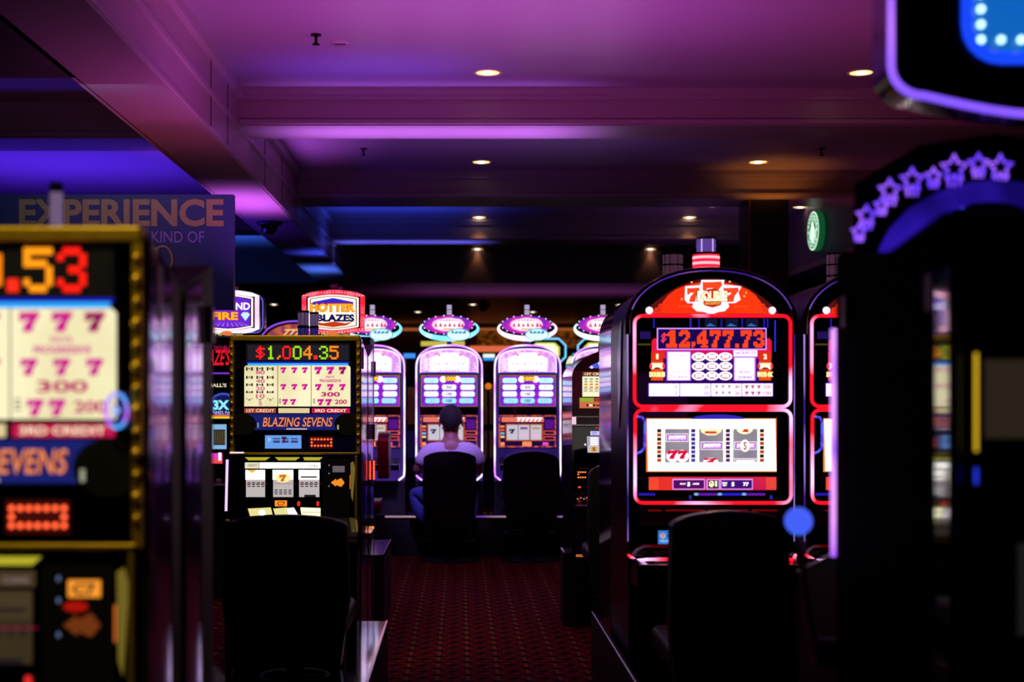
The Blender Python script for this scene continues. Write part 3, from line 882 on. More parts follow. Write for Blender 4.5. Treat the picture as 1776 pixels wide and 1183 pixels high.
    q.T('5', 1170, 668, 1174, 674, 3, PT); q.T('2', 1170, 679, 1174, 685, 3, PT); q.T('20', 1221, 668, 1229, 674, 3, PT); q.T('10', 1221, 679, 1229, 685, 3, PT)
    q.T('40', 1274, 668, 1283, 674, 3, em((170, 60, 160), 0.9)); q.T('20', 1274, 679, 1283, 685, 3, em((170, 60, 160), 0.9))
    q.T('200', 1323, 668, 1337, 674, 3, MG); q.T('100', 1323, 679, 1337, 685, 3, MG)
    for k in range(3):
        for r, yy in enumerate((668, 679)):
            q.R(1132 + k * 11, yy + 3, 1138 + k * 11, yy + 4.2, 3, em((215, 190, 220), 1.0)); q.R(1184 + k * 11, yy + 3, 1192 + k * 11, yy + 4, 3, em((215, 190, 220), 1.0))
            q.seven(1240 + k * 11, yy, 1245 + k * 11, yy + 5, 3, em((170, 60, 160), 0.9)); q.seven(1291 + k * 10.5, yy, 1298 + k * 10.5, yy + 6, 3, MG)
    q.build('pay_table_glass', t_)
    # blue reflections in the upper glass, drawn as glowing marks
    q = MB(cx, s, -0.0022)
    BL = em((50, 40, 240), 0.8); CY = em((60, 140, 230), 0.6)
    for a in (1134, 1212, 1251, 1287, 1325, 1331):
        for k in range(6): q.E(a, 554 + k * 2.7, 1.6, 1.0, 1, BL, 6)
    q.R(1196, 552, 1199, 568, 1, em((60, 50, 220), 0.6)); q.R(1343, 556, 1345, 610, 1, em((50, 60, 255), 0.9))
    for a in (1222, 1258, 1293): q.R(a, 553, a + 22, 566, 0.5, em((14, 30, 70), 0.6)); q.poly([(a + 2, 566), (a + 9, 561), (a + 20, 566)], 1, CY)
    q.R(1110, 575, 1128, 588, 1, em((50, 25, 120), 0.5)); q.R(1106, 596, 1128, 599, 1, em((110, 100, 20), 0.4))
    q.build('glass_reflections', t_)
    # reel glass
    q = MB(cx, s, -0.002)
    q.R(1106, 716, 1366, 867, 0, GLS)
    q.R(1120.5, 725.5, 1346.5, 818.5, 1, em((250, 130, 50), 1.0)); q.poly([(1122, 727), (1344, 727), (1346, 817), (1124, 817)], 2, em((255, 251, 236), 1.7, True))
    q.build('reel_glass', t_)
    for (x0, cc) in ((1139, ((70, 40, 30), (230, 90, 30))), (1198, ((60, 50, 160), (90, 80, 220))), (1258, ((60, 40, 90), (130, 50, 140))), (1317, ((60, 40, 30), (225, 80, 40)))):
        q = MB(cx, s, -0.006)
        for k in range(8):
            q.R(x0, 744 + k * 7.3, x0 + 7.5, 744 + k * 7.3 + 6.2, 1, em(cc[k % 2 if k not in (2, 4) else 0], 0.7))
        q.build('reel_divider', t_)
    GREY = em2('lit_reel_strip', (165, 155, 165), (135, 128, 150), 0.9, 6, 0.35, 0.65, False)
    INK = em((95, 10, 110), 0.8); BR = em((225, 12, 60), 1.0)

    def jack(q, x0, y0, w_=36, h_=12, cut=None):
        y1 = min(y0 + h_, cut or 999)
        q.R(x0 - 1, y0 - 1, x0 + w_ + 1, y1 + (1 if not cut else 0), 2, WHT); q.R(x0, y0, x0 + w_, y1, 3, INK)
        if not cut: q.R(x0 + 1.6, y0 + 1.4, x0 + w_ - 1.6, y1 - 1.4, 4, LIL); q.T('JACKPOT', x0 + 3, y0 + 2.4, x0 + w_ - 3, y1 - 2.4, 5, WHT, 0.05)
        else: q.R(x0 + 1.6, y0 + 1.4, x0 + w_ - 1.6, y1, 4, WHT)
    for k, x0 in enumerate((1153, 1212, 1271)):
        q = MB(cx, s, -0.005); q.R(x0, 744, x0 + 42, 802, 1, GREY)
        if k == 0:
            jack(q, 1156, 753)
            q.E(1166, 791, 11, 10.5, 2, WHT); q.E(1183, 791, 11, 10.5, 2, WHT)
            q.seven(1157, 781, 1175, 796, 3, BR); q.seven(1175, 781, 1192, 796, 3, BR)
        if k == 1:
            q.poly([(1214, 744), (1252, 744), (1249, 750), (1240, 755), (1226, 755), (1216, 750)], 2, em((255, 225, 170), 1.3)); q.R(1222, 748, 1242, 752, 3, em((225, 60, 40), 1.0))
            jack(q, 1216, 767)
            q.E(1232, 801, 13, 7, 2, WHT, 16, PI, 2 * PI); q.seven(1221, 794.5, 1244, 802, 3, BR)
        if k == 2:
            q.E(1291, 744, 14, 9, 2, em((255, 240, 190), 1.3), 16, 0, PI); q.poly([(1286, 749), (1290, 744), (1296, 744), (1298, 750)], 3, em((225, 50, 50), 1.0))
            jack(q, 1274, 767); q.E(1291, 773, 8, 10.5, 6, em((255, 245, 215), 1.5)); q.T('S', 1288, 766, 1294, 780, 7, em((180, 60, 120), 0.8), 0.03)
            jack(q, 1274, 796, 36, 12, 802)
        q.build('reel', t_)
    # banner
    q = MB(cx, s, -0.003)
    q.R(1125, 827, 1346, 850, 1, em2('red_banner_glass', (235, 50, 40), (190, 10, 90), 1.0, 3, 0.4, 0.6, False))
    for k in range(7):
        q.R(1125, 829 + k * 3, 1142, 830.6 + k * 3, 2, em((255, 90, 40), 1.0)); q.R(1328, 829 + k * 3, 1346, 830.6 + k * 3, 2, em((255, 90, 40), 1.0))
    q.R(1166, 830.5, 1222, 849, 2, LIL); q.R(1167.5, 832.5, 1220.5, 847.5, 3, em((95, 15, 110), 0.8))
    q.T('PLAY', 1179, 837.5, 1189, 840.5, 4, WHT, 0.05); q.T('5', 1191.5, 836, 1196.5, 843.5, 4, WHT, 0.06); q.T('LINES', 1201, 837.5, 1212, 840.5, 4, WHT, 0.05)
    q.R(1225, 831, 1248, 849, 2, LIL); q.R(1227, 832.5, 1246, 847.5, 3, em((70, 50, 70), 0.7)); q.T('$1', 1229, 834, 1243, 845, 4, CRE, 0.06)
    q.R(1249, 830.5, 1305, 849, 2, LIL); q.R(1250.5, 832.5, 1303.5, 847.5, 3, em((75, 20, 130), 0.8))
    q.T('MAX', 1252, 836, 1261, 839, 4, WHT, 0.05); q.T('BET', 1253, 840, 1260, 843, 4, WHT, 0.05); q.T('5', 1268, 836, 1273, 843.5, 4, WHT, 0.06); q.T('77', 1288, 836.5, 1298, 843, 4, WHT, 0.05)
    q.build('play_banner', t_)
    q = MB(cx, s, -0.003)
    for (a, b_, c) in ((1107, 1136, (40, 30, 190)), (1206, 1245, (110, 30, 190)), (1247, 1288, (40, 40, 230)), (1290, 1327, (110, 30, 190))):
        q.R(a, 855, b_, 859.5, 1, em(c, 0.75))
    for a in (1205, 1246, 1288): q.E(a + 2, 857, 4, 2.6, 2, em((120, 190, 230), 0.9))
    for a in (1194, 1334): q.poly([(a, 859), (a + 5, 859), (a + 6, 866), (a + 1, 866)], 1, em((50, 50, 190), 0.6))
    q.E(1245, 727, 46, 8, 0.6, em((60, 40, 210), 0.8), 20, PI, 2 * PI)
    q.build('blue_light_strip', t_)
    q = MB(cx, s, -0.003)
    lp = [(1104, 722), (1114, 724), (1118, 732), (1118, 748), (1118, 765), (1117, 777), (1112, 783), (1105, 786)]  # reflected blue oval outline, built as a glowing tube
    q.tube([(q.X(a), -0.007, q.Z(b_)) for a, b_ in lp], 0.005, em2('violet_blue_reflection', (90, 30, 230), (70, 110, 255), 1.0, 60, 0.4, 0.6, False), k=6)
    q.build('oval_reflection', t_)
    # speaker row below
    q = MB(cx, s, -0.003)
    q.R(1108, 880, 1362, 912, 0, pb('dark_red_plastic', (30, 4, 6), 0.4))
    for a in [1124 + i * 3.4 for i in range(66) if i % 22 not in (7, 8)]: q.R(a, 884, a + 2.2, 886.5, 1, em((190, 15, 15), 0.55))
    q.build('speaker_grille', t_)
    q = MB(cx, s, -0.004)
    q.R(1141, 920, 1166, 943.5, 1, em((50, 130, 225), 0.9)); q.R(1157, 922, 1165, 924, 2, em((20, 50, 130), 0.8)); q.R(1157, 927, 1165, 931, 2, em((20, 50, 130), 0.8))
    q.E(1149, 929, 5, 5, 2, em((200, 180, 190), 0.9)); q.T('77', 1146, 926, 1152, 932, 3, em((190, 60, 60), 0.9)); q.T('WELCOME', 1144, 936, 1163, 940, 2, em((180, 220, 255), 1.0), 0.02)
    q.build('card_reader_screen', t_)
    q = MB(cx, s)
    dd = deck(t_, hw - 0.004, -0.002, 0.695, 0.22, 0.01, thick=0.1)
    q = MB(cx, s)
    nz = q.Z(966) - 0.01
    q.tube([(-hw - 0.003, -0.015, 0.70), (-hw + 0.02, -0.07, 0.685), (-hw + 0.05, -0.16, 0.70), (-hw + 0.09, -0.226, 0.708), (0, -0.236, 0.709), (hw - 0.09, -0.226, 0.708), (hw - 0.05, -0.16, 0.70), (hw - 0.02, -0.07, 0.685), (hw + 0.003, -0.015, 0.70)], 0.006, NEONRED, k=8)
    q.build('deck_neon', t_)
    q = MB(); q.box(-hw + 0.02, hw - 0.02, -0.05, 0.0, 0.05, 0.62, MATTE); q.build('belly_door', t_, 0.01)
    # lamp tower
    GLOW = em2('lit_red_lamp_ribs', (255, 20, 50), (255, 170, 180), 1.6, 14.0, 0.3, 0.9, True, (1, 1, 1), 'Z')
    zt = zs + 0.2
    q = MB(cx, s)
    cz = zt - 0.006
    q.lathe([(0.052, 0), (0.052, 0.075), (0.05, 0.08)], (q.X(1231), 0.08, cz), GLOW, 24)
    for k in range(5): q.lathe([(0.0525, 0.004 + k * 0.015), (0.0535, 0.008 + k * 0.015), (0.0525, 0.012 + k * 0.015)], (q.X(1231), 0.08, cz), GLOW, 24)
    q.lathe([(0.055, 0.08), (0.055, 0.088)], (q.X(1231), 0.08, cz), BLK, 24)
    q.lathe([(0.037, 0.088), (0.037, 0.14)], (q.X(1231), 0.08, cz), em((105, 75, 160), 0.75), 24)
    q.lathe([(0.039, 0.112), (0.039, 0.116)], (q.X(1231), 0.08, cz), em((90, 60, 230), 0.8), 24)
    q.lathe([(0.041, 0.14), (0.041, 0.148), (0.01, 0.15)], (q.X(1231), 0.08, cz), BLK, 24)
    for a in (-2.2, -1.0): q.tube([(q.X(1231) + 0.038 * math.cos(a), 0.08 + 0.038 * math.sin(a), cz + 0.088), (q.X(1231) + 0.038 * math.cos(a), 0.08 + 0.038 * math.sin(a), cz + 0.14)], 0.0025, em((220, 190, 255), 1.0), k=5)
    q.build('signal_lamp', t_)
    DR_ = em((95, 62, 85), 0.45)
    candle(t_, q.X(1196), 0.42, zt - 0.03, 0.042, [(0.055, DR_), (0.045, DR_), (0.045, DR_)])
    # blade shaped purple inlay on both sides
    for sg in (-1, 1):
        q = MB(); PU = pb('violet_metallic_inlay', (110, 70, 170), 0.25, 0.7)
        pts = [(0.2, 1.62), (0.34, 1.5), (0.30, 1.18), (0.24, 1.3)]
        q.prismx(pts, *(sorted((sg * (hw + 0.001), sg * (hw + 0.006)))), PU); q.build('side_inlay', t_)
        q = MB()
        q.tube([(sg * (hw + 0.002), 0.006, 0.75), (sg * (hw + 0.004), 0.006, 1.55)], 0.003, em2('lilac_edge_light', (60, 30, 140), (190, 150, 255), 0.8, 3, 0.4, 0.6, False), k=6)
        q.build('edge_glow', t_)
    # pull handle on the right
    q = MB(); q.tube([(hw + 0.014, 0.12, 0.78), (hw + 0.018, 0.09, 0.88), (hw + 0.021, 0.06, 0.975)], 0.008, CHROME, k=8)
    q.lathe([(0.03, 0), (0.03, 0.02)], (hw, 0.12, 0.78), BLK, 16, 'x')
    q.ball((hw + 0.022, 0.055, 0.995), 0.0195, BLK, 8)
    q.build('pull_handle', t_)
    return t_


BX = (1233.5 - CX) / 450
B1 = redseven('arched slot machine outlined in red neon showing a $12,477.73 jackpot, nearer centre', (BX, 5.333, 0), 'red neon seven machines')
B2 = copy_tree(B1, (BX + 0.682, 5.333, 0), 0, 'arched red neon slot machine at right, half hidden by the dark foreground cabinet')


def backcopy(label, loc, group='dark backs of machines facing away', arch=True):
    t_ = thing('slot_machine', label, 'slot machine', loc, PI, group)
    hw = 0.318; zs = EYE + (HY - 562) / 450
    q = MB(); q.prism([(-hw, 0.0), (hw, 0.0)] + sup(0, zs, hw, 0.205, 2.15), 0.0, 0.5, GLS, PURPLE_SIDE, True); q.build('cabinet', t_)
    q = MB(); q.tube([(x_, -0.006, z_) for x_, z_ in rrect(-0.29, 0.29, 0.86, 1.6, 0.03)], 0.007, NEONRED, True, 8); q.build('neon_frame', t_)
    q = MB(0, 1, -0.002); q.R(-0.24, HY - 0.2, 0.24, HY + 0.05, 1, em((230, 60, 120), 0.8, True)); q.build('top_screen', t_)
    q = MB(); q.box(-0.24, 0.24, -0.003, 0.0, 0.9, 1.1, em((255, 245, 230), 1.0, True)); q.build('reel_window', t_)
    return t_


backcopy('dark arched machine standing back to back behind the $12,477.73 machine', (BX, 6.46, 0))
backcopy('dark arched machine back to back behind the half hidden red neon machine', (BX + 0.682, 6.46, 0))


# ---- type C : lilac neon arch machines of the far bank --------------------
LILN = em2('lilac_neon_tube', (205, 120, 255), (255, 225, 255), 2.0, 4, 0.4, 0.6)
GREYP = em2('violet_lit_bezel', (80, 45, 165), (48, 30, 120), 0.5, 2.5, 0.4, 0.6)
TUBES = {
    'cyan': em2('ice_blue_neon', (120, 215, 255), (225, 250, 255), 1.5, 5, 0.4, 0.6),
    'white': em2('pink_white_neon', (255, 215, 250), (255, 245, 225), 1.6, 5, 0.4, 0.6),
    'mint': em2('mint_neon', (110, 240, 235), (245, 245, 255), 1.5, 4, 0.4, 0.6),
}


def arch_machine(label, loc, tube):
    t_ = thing('slot_machine', label, 'slot machine', loc, 0, 'lilac neon machines of the far bank')
    cx, s = 779.0, 203.4
    q = MB(cx, s); hw = 0.285; zs = q.Z(640); ar = q.Z(598) - zs
    q.prism([(-hw, 0.0), (hw, 0.0)] + sup(0, zs, hw, ar, 2.5), 0.0, 0.6, GREYP, PURPLE_SIDE, True); q.build('cabinet', t_)
    path = [(q.X(732), q.Z(833)), (q.X(723), q.Z(826)), (-hw + 0.005, q.Z(817))] + [(-hw + 0.005, q.Z(817 - i * 17)) for i in range(1, 10)] + sup(0, zs, hw - 0.005, ar - 0.005, 2.5, 24)[::-1] + [(hw - 0.005, q.Z(817 - i * 17)) for i in range(9, 0, -1)] + [(hw - 0.005, q.Z(817)), (q.X(835), q.Z(826)), (q.X(826), q.Z(833))]
    m_ = MB(); m_.tube([(a, -0.008, b_) for a, b_ in path], 0.0068, LILN, k=8); m_.build('neon_tube', t_)
    W = em((255, 240, 255), 1.6); PKK = em((235, 150, 235), 1.1); PU = em((120, 35, 215), 1.0)
    q = MB(cx, s, -0.003)
    n = 20
    def archp(x0, x1, yb, yt, ys): return [(x0, yb)] + [(a, b_) for a, b_ in [((x0 + x1) / 2 - (x1 - x0) / 2 * math.copysign(abs(math.cos(PI * i / n)) ** 0.8, math.cos(PI * i / n)), ys - (ys - yt) * abs(math.sin(PI * i / n)) ** 0.8) for i in range(n + 1)]] + [(x1, yb)]
    q.poly(archp(728.5, 829.5, 647, 604.5, 626), 1, em((255, 225, 255), 1.3))
    q.poly(archp(730.5, 827.5, 646, 607, 628), 2, em2('pink_lilac_art_glass', (225, 140, 240), (250, 200, 245), 1.1, 30, 0.4, 0.6, False))
    q.poly([(745, 644), (745, 622), (765, 612), (793, 612), (813, 622), (813, 644)], 3, W)
    for a, b_ in ((758, 616), (795, 616)): q.seven(a, b_ - 2, a + 7, b_ + 2, 5, em((225, 80, 110), 1.0))
    for k in range(8): q.R(752 + k * 7, 629.5 + (k % 3) * 0.5, 756 + k * 7, 631.3 + (k % 2), 5, em((220, 150, 190), 1.0))
    for k in range(7): q.R(763 + k * 5, 641, 766 + k * 5, 644, 5, em((215, 150, 200), 1.0))
    for k in range(5): q.R(736, 622 + k * 4.5, 742, 624 + k * 4.5, 4, em((255, 235, 250), 1.3)); q.R(816, 622 + k * 4.5, 823, 624 + k * 4.5, 4, em((200, 160, 230), 1.0))
    q.R(730, 645.5, 828, 647.2, 4, em((110, 60, 230), 1.0))
    q.build('arch_glass', t_)
    q = MB(cx, s, -0.003)
    q.R(728.5, 647.5, 829.5, 778, 0, BLK)
    q.R(729.5, 650, 828.5, 705.5, 1, em((150, 120, 50), 0.7)); q.poly([(736, 652), (822, 652), (826, 656), (827, 704), (731, 704), (732, 656)], 2, em2('violet_pay_glass', (120, 30, 215), (190, 40, 220), 0.95, 12, 0.4, 0.65, False))
    CB = [em((185, 240, 255), 1.3), em((255, 245, 240), 1.4), em((250, 240, 255), 1.4), em((150, 225, 245), 1.2)]
    for r in range(4):
        yy = 660 + r * 11.7
        for c, xc in enumerate((748, 779, 811)):
            if r == 0 and c == 1: continue
            xo = (2 if c == 0 else -2) if r == 3 and c != 1 else 0
            q.R(xc - 10 + xo, yy - 4.4, xc + 10 + xo, yy + 4.4, 4, CB[r]); q.E(xc - 10 + xo, yy, 2.4, 4.4, 4, CB[r], 10); q.E(xc + 10 + xo, yy, 2.4, 4.4, 4, CB[r], 10)
            q.R(xc - 12 + xo, yy + 4.6, xc + 12 + xo, yy + 5.8, 3, em((30, 60, 170), 0.8))
            lab = [['200', '', '80'], ['100', '50', '40'], ['50', '100', '25'], ['25', '100', '10']][r][c]
            q.T(lab, xc - 5 + xo, yy - 2.7, xc + 5 + xo, yy + 2.7, 5, em((90, 110, 180) if c == 1 else (190, 185, 200), 0.9), 0.04 if c == 1 else 0.0)
    q.E(769, 658, 6, 5.5, 4, W); q.E(793, 658, 6, 5.5, 4, W)
    q.R(771, 653, 791, 661, 5, em((110, 40, 20), 0.6)); q.T('1000', 771, 653, 791, 661, 6, em((255, 200, 40), 1.2), 0.07)
    q.build('pay_table_screen', t_)
    q = MB(cx, s, -0.004)
    q.R(729, 720, 828.5, 776, 1, em2('orange_border_glass', (225, 100, 50), (110, 30, 110), 0.9, 25, 0.42, 0.6, False)); q.R(731.5, 722.5, 826, 773.5, 2, em((40, 10, 70), 0.6))
    q.R(734, 723.5, 807, 732, 3, em((235, 120, 100), 1.0)); q.T('777777', 760, 724, 805, 731.5, 4, em((255, 235, 240), 1.3), 0.06)
    q.R(741, 735, 806, 765, 3, em((200, 80, 40), 0.8))
    for k, x0 in enumerate((743, 763, 784)):
        q.R(x0, 737, x0 + 19, 763, 4, em((205, 200, 215), 0.95))
        if k == 0: q.seven(x0 + 4, 744, x0 + 14, 752, 5, em((50, 40, 60), 0.5))
        else: q.R(x0 + 3, 741, x0 + 16, 744.5, 5, em((130, 60, 150) if k == 1 else (190, 160, 80), 0.9)); [q.R(x0 + 2 + j * 4, 753, x0 + 5 + j * 4, 758, 5, em((240, 180, 220), 1.0)) for j in range(4)]
    q.R(762, 737, 763, 763, 5, em((40, 60, 40), 0.5)); q.R(783, 737, 784, 763, 5, em((40, 60, 40), 0.5))
    q.R(809, 728, 824, 744, 3, em((95, 20, 150), 0.8))
    for yy in (747, 757): q.O(807, yy, 826, yy + 7, 1.2, 4, em((240, 90, 70), 1.0))
    for k in range(4): q.R(732, 738 + k * 6, 739, 741.5 + k * 6, 4, em(((250, 150, 80), (240, 90, 60), (120, 190, 230), (250, 210, 120))[k], 1.0))
    q.R(732, 767, 739, 773, 4, em((250, 140, 100), 1.1)); q.R(770, 766, 786, 774, 4, em((250, 140, 90), 1.1)); q.R(805, 767, 815, 773, 4, em((230, 80, 190), 1.0))
    q.build('reel_screen', t_)
    q = MB(cx, s, -0.004); q.R(733, 793, 742, 806, 1, em((20, 20, 40), 0.3)); q.R(736, 796, 739, 803, 2, em((60, 60, 130), 0.6)); q.build('ticket_slot', t_)
    q = MB(cx, s); q.box(-hw - 0.001, hw + 0.001, -0.006, 0.0, 0.01, q.Z(834), MATTE); q.build('belly_door', t_)
    deck(t_, hw - 0.04, -0.008, 0.8, 0.24, 0.05)
    # oval topper
    q = MB(cx, s)
    q.tube([(0, 0.12, q.Z(602)), (0, 0.12, q.Z(585))], 0.022, em((40, 20, 140), 0.5), k=10); q.build('sign_post', t_)
    tz = q.Z(566.5)
    q = MB(cx, s)
    el = [(0.258 * math.cos(2 * PI * i / 48), 0.1035 * math.sin(2 * PI * i / 48)) for i in range(48)]
    q.prism([(a * 0.93, tz + b_ * 0.93) for a, b_ in el], 0.06, 0.16, BLK); q.build('sign_body', t_)
    q = MB(cx, s)
    ring = [(0.247 * math.cos(t2), 0.055, tz - 0.012 + 0.088 * math.sin(t2)) for t2 in [2 * PI * i / 48 for i in range(48)]]
    rr = [0.004 + 0.019 * max(0.0, (0.6 - math.sin(2 * PI * i / 48)) / 1.6) for i in range(48)]
    q.tube(ring, rr, TUBES[tube], True, 8); q.build('sign_neon', t_)
    q = MB(cx, s, 0.034)
    q.E(777.5, 563, 45.5, 17.2, 1, em((50, 30, 90), 0.6), 32); q.E(777.5, 563, 42.5, 15.4, 2, em2('magenta_violet_sign_glass', (225, 40, 190), (140, 40, 200), 1.0, 20, 0.4, 0.6, False), 32)
    q.poly([(751, 558), (758, 554), (777, 550.5), (798, 553), (804, 558), (806, 563), (801, 570), (788, 574), (767, 574), (754, 570), (749, 564)], 3, em((255, 215, 235), 1.15)); q.E(777.5, 562.5, 20, 9, 4, em((255, 245, 250), 1.4))
    for k in range(6): q.R(763 + k * 5, 553.5 + abs(k - 2.5) * 0.5, 766.4 + k * 5, 556.6, 5, em((225, 110, 180), 0.95))
    for k, a in enumerate((753, 761, 769, 777, 785, 793, 799)): q.poly([(a, 566.5), (a + 3, 559.5 - (k % 2) * 2.0), (a + 6, 566.5)], 5, em((220, 55, 105), 0.95))
    q.R(768, 569, 788, 571.5, 5, em((245, 170, 80), 1.1))
    for i in range(18):
        a = 2 * PI * i / 18; q.E(777.5 + 44 * math.cos(a), 563 + 16.3 * math.sin(a), 1.1, 1.1, 4, W, 6)
    q.build('sign_face', t_)
    q = MB(cx, s, 0.02)
    be = [(q.X(795.5) + 0.104 * math.cos(2 * PI * i / 24), q.Z(580) + 0.054 * math.sin(2 * PI * i / 24)) for i in range(24)]
    q.prism(be, 0.022, 0.06, BLK); q.E(795.5, 580, 21, 10.8, 1, em((110, 190, 225), 1.0)); q.E(795.5, 580.5, 19, 9.4, 2, em((205, 245, 255), 1.3)); q.R(783, 573.5, 808, 578.5, 3, em((60, 130, 180), 0.9))
    q.T('777', 785, 573.5, 806, 578, 4, em((190, 240, 255), 1.2), 0.03)
    q.build('sign_badge', t_)
    q = MB(cx, s); LLP = em((200, 185, 225), 0.75)
    q.lathe([(0.021, 0), (0.021, 0.045)], (0, 0.11, q.Z(545.5)), LLP, 14); q.lathe([(0.023, 0.045), (0.023, 0.05)], (0, 0.11, q.Z(545.5)), BLK, 14); q.lathe([(0.021, 0.05), (0.021, 0.088)], (0, 0.11, q.Z(545.5)), LLP, 14)
    q.build('signal_lamp', t_)
    return t_


CY = 11.8
lbl = ['lilac neon arch machine with cyan oval sign, half hidden behind the gold trimmed machine', 'lilac neon arch machine with pale blue oval sign, the one the person plays',
       'lilac neon arch machine with pinkish white oval sign in front of the empty chair', 'lilac neon arch machine with mint oval sign behind the five symbol machine']
C2 = arch_machine(lbl[1], ((779 - CX) / 203.4, CY, 0), 'cyan')


def recolour(root, partname, mat):
    for ch in root.children:
        if ch.name.split('.')[0] == partname:
            ch.data = ch.data.copy(); ch.data.materials[0] = mat


C1 = copy_tree(C2, ((644.5 - CX) / 203.4, CY, 0), 0, lbl[0])
C3 = copy_tree(C2, ((915 - CX) / 203.4, CY, 0), 0, lbl[2]); recolour(C3, 'sign_neon', TUBES['white'])
C4 = copy_tree(C2, ((1048 - CX) / 203.4, CY, 0), 0, lbl[3]); recolour(C4, 'sign_neon', TUBES['mint'])

# stand under the far bank
q = MB(); q.box(-1.15, 1.75, 11.45, 11.78, 0.0, 0.33, MATTE); o = tag(q.build('machine_plinth'), 'long black footrest plinth along the far bank of lilac neon machines', 'plinth')
q = MB(); q.box(-1.15, 1.75, 11.44, 11.78, 0.33, 0.336, PLATE); q.build('steel_edge', o)
for xa, xb in ((-0.62, -0.36), (-0.22, -0.11), (0.05, 0.50), (0.56, 0.85)):  # reflected highlight along the steel edge, built as glowing tubes
    q = MB(); q.tube([(xa, 11.438, 0.327), (xb, 11.438, 0.327)], 0.0075, em2('lilac_amber_edge_sheen', (235, 190, 170), (120, 60, 190), 0.7, 2.2, 0.4, 0.6, False), k=6); q.build('edge_glow', o)


# ---- type D : five symbol machine ----------------------------------------
def five(label, loc):
    t_ = thing('slot_machine', label, 'slot machine', loc, 0)
    cx, s = 1080.0, 292.7
    q = MB(cx, s); hw = 0.3; zs = q.Z(652); ar = q.Z(603) - zs
    q.prism([(-hw, 0.0), (hw, 0.0)] + sup(0, zs, hw, ar, 1.9), 0.0, 0.75, BLK, PURPLE_SIDE, True); q.build('cabinet', t_)
    q = MB(cx, s, -0.003)
    q.poly([(1020, 638), (1026, 633), (1045, 625), (1080, 621), (1115, 625), (1134, 633), (1140, 638), (1080, 641)], 1, em((75, 90, 225), 0.95))
    q.E(1026, 637, 3, 2.4, 2, em((235, 190, 255), 1.3))
    for a in (1049, 1080, 1111): q.E(a, 630.5, 12, 6, 2, em((190, 220, 255), 1.2)); q.E(a, 630.5, 9, 4.4, 3, em((60, 90, 200), 0.9)); q.T('5', a - 3, 627, a + 3, 634, 4, em((225, 240, 255), 1.3), 0.05)
    q.build('arch_sign', t_)
    q = MB(cx, s, -0.003)
    CR = em((250, 238, 200), 1.1, True)
    q.R(1010, 645, 1150, 652, 1, em((140, 80, 60), 0.6)); q.T('1ST CREDIT', 1014, 646.5, 1056, 651, 2, em((255, 220, 170), 1.1), 0.03); q.T('2ND', 1062, 646.5, 1078, 651, 2, em((255, 190, 120), 1.1), 0.03)
    q.R(1010, 653, 1059, 688, 1, CR); q.R(1061, 653, 1150, 688, 1, CR)
    for r in range(4):
        for c in range(3): q.E(1016 + c * 9.5, 657.5 + r * 4.6, 3.4, 1.5, 2, em(((110, 170, 160), (190, 170, 110), (225, 130, 70), (235, 170, 60))[r], 0.9), 10)
    for r in range(7):
        for c in range(5): q.R(1041 + c * 3.2, 656 + r * 4.4, 1043 + c * 3.2, 658 + r * 4.4, 2, em((190, 160, 150), 0.8)) if (r < 3 or c in (1, 3)) else None
    for c in range(3):
        for r in range(3): q.R(1012 + c * 9.5, 673 + r * 2.6, 1019 + c * 9.5, 674.4 + r * 2.6, 2, em((165, 165, 140), 0.8))
    q.poly([(1005, 690), (1030, 690), (1030, 697), (1005, 697)], 2, em((150, 180, 50), 0.9)); q.R(1031, 690, 1047, 697, 2, em((180, 50, 40), 0.9)); q.E(1052, 693, 8, 5.5, 3, em((245, 190, 60), 1.1)); q.T('5', 1049, 690, 1055, 696, 4, em((150, 50, 30), 0.8), 0.04)
    q.R(1005, 697, 1150, 708, 1, em((215, 110, 70), 0.95)); q.R(1017, 701, 1032, 705, 2, em((40, 20, 25), 0.4)); q.R(1034, 702, 1062, 704.5, 2, em((50, 20, 25), 0.4)); q.R(1021, 701, 1028, 705, 3, em((240, 220, 190), 1.0))
    q.build('pay_table_glass', t_)
    q = MB(cx, s, -0.0)
    q.box(q.X(992), q.X(1165), -0.012, 0.0, q.Z(723.5), q.Z(722), CHROME); q.box(q.X(992), q.X(1165), -0.012, 0.0, q.Z(738), q.Z(736.6), CHROME)
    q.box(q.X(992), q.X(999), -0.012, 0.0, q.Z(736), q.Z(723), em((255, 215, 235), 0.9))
    q.build('chrome_rails', t_)
    q = MB(cx, s, -0.003)
    q.R(996, 739, 1160, 812, 0, GLS)
    q.R(1024, 748, 1150, 755, 1, em((200, 190, 255), 1.2)); q.T('CREDITS', 1026, 749, 1036, 754, 2, em((60, 60, 200), 0.8)); q.R(1032, 741, 1042, 743, 1, em((200, 30, 60), 0.9))
    for k, a in enumerate((1018, 1051, 1084)):
        q.poly([(a, 757), (a + 25, 757), (a + 26, 785), (a + 1, 785)], 1, em((200, 190, 215), 0.95))
        if k != 1:
            for r in range(4): q.R(a + 6, 759 + r * 3.6, a + 19, 761.4 + r * 3.6, 2, em((250, 245, 255), 1.2)); q.R(a + 2, 759.5 + r * 3.6, a + 4, 761 + r * 3.6, 2, em((60, 50, 80), 0.5)); q.R(a + 21, 759.5 + r * 3.6, a + 23, 761 + r * 3.6, 2, em((60, 50, 80), 0.5))
            q.E(a + 12, 779, 8, 5, 2, em((225, 180, 90), 1.0)); q.T('5', a + 9, 776, a + 15, 782.5, 3, em((120, 60, 40), 0.7), 0.04)
        else: q.R(a + 3, 758, a + 22, 761, 2, em((180, 60, 160), 0.9)); q.R(a + 5, 768, a + 22, 774, 2, em((255, 250, 240), 1.4))
    q.E(1015, 771, 1.8, 1.8, 1, em((235, 225, 255), 1.2), 8); q.R(1059, 788, 1075, 796, 1, em((170, 225, 255), 1.3))
    q.build('reel_glass', t_)
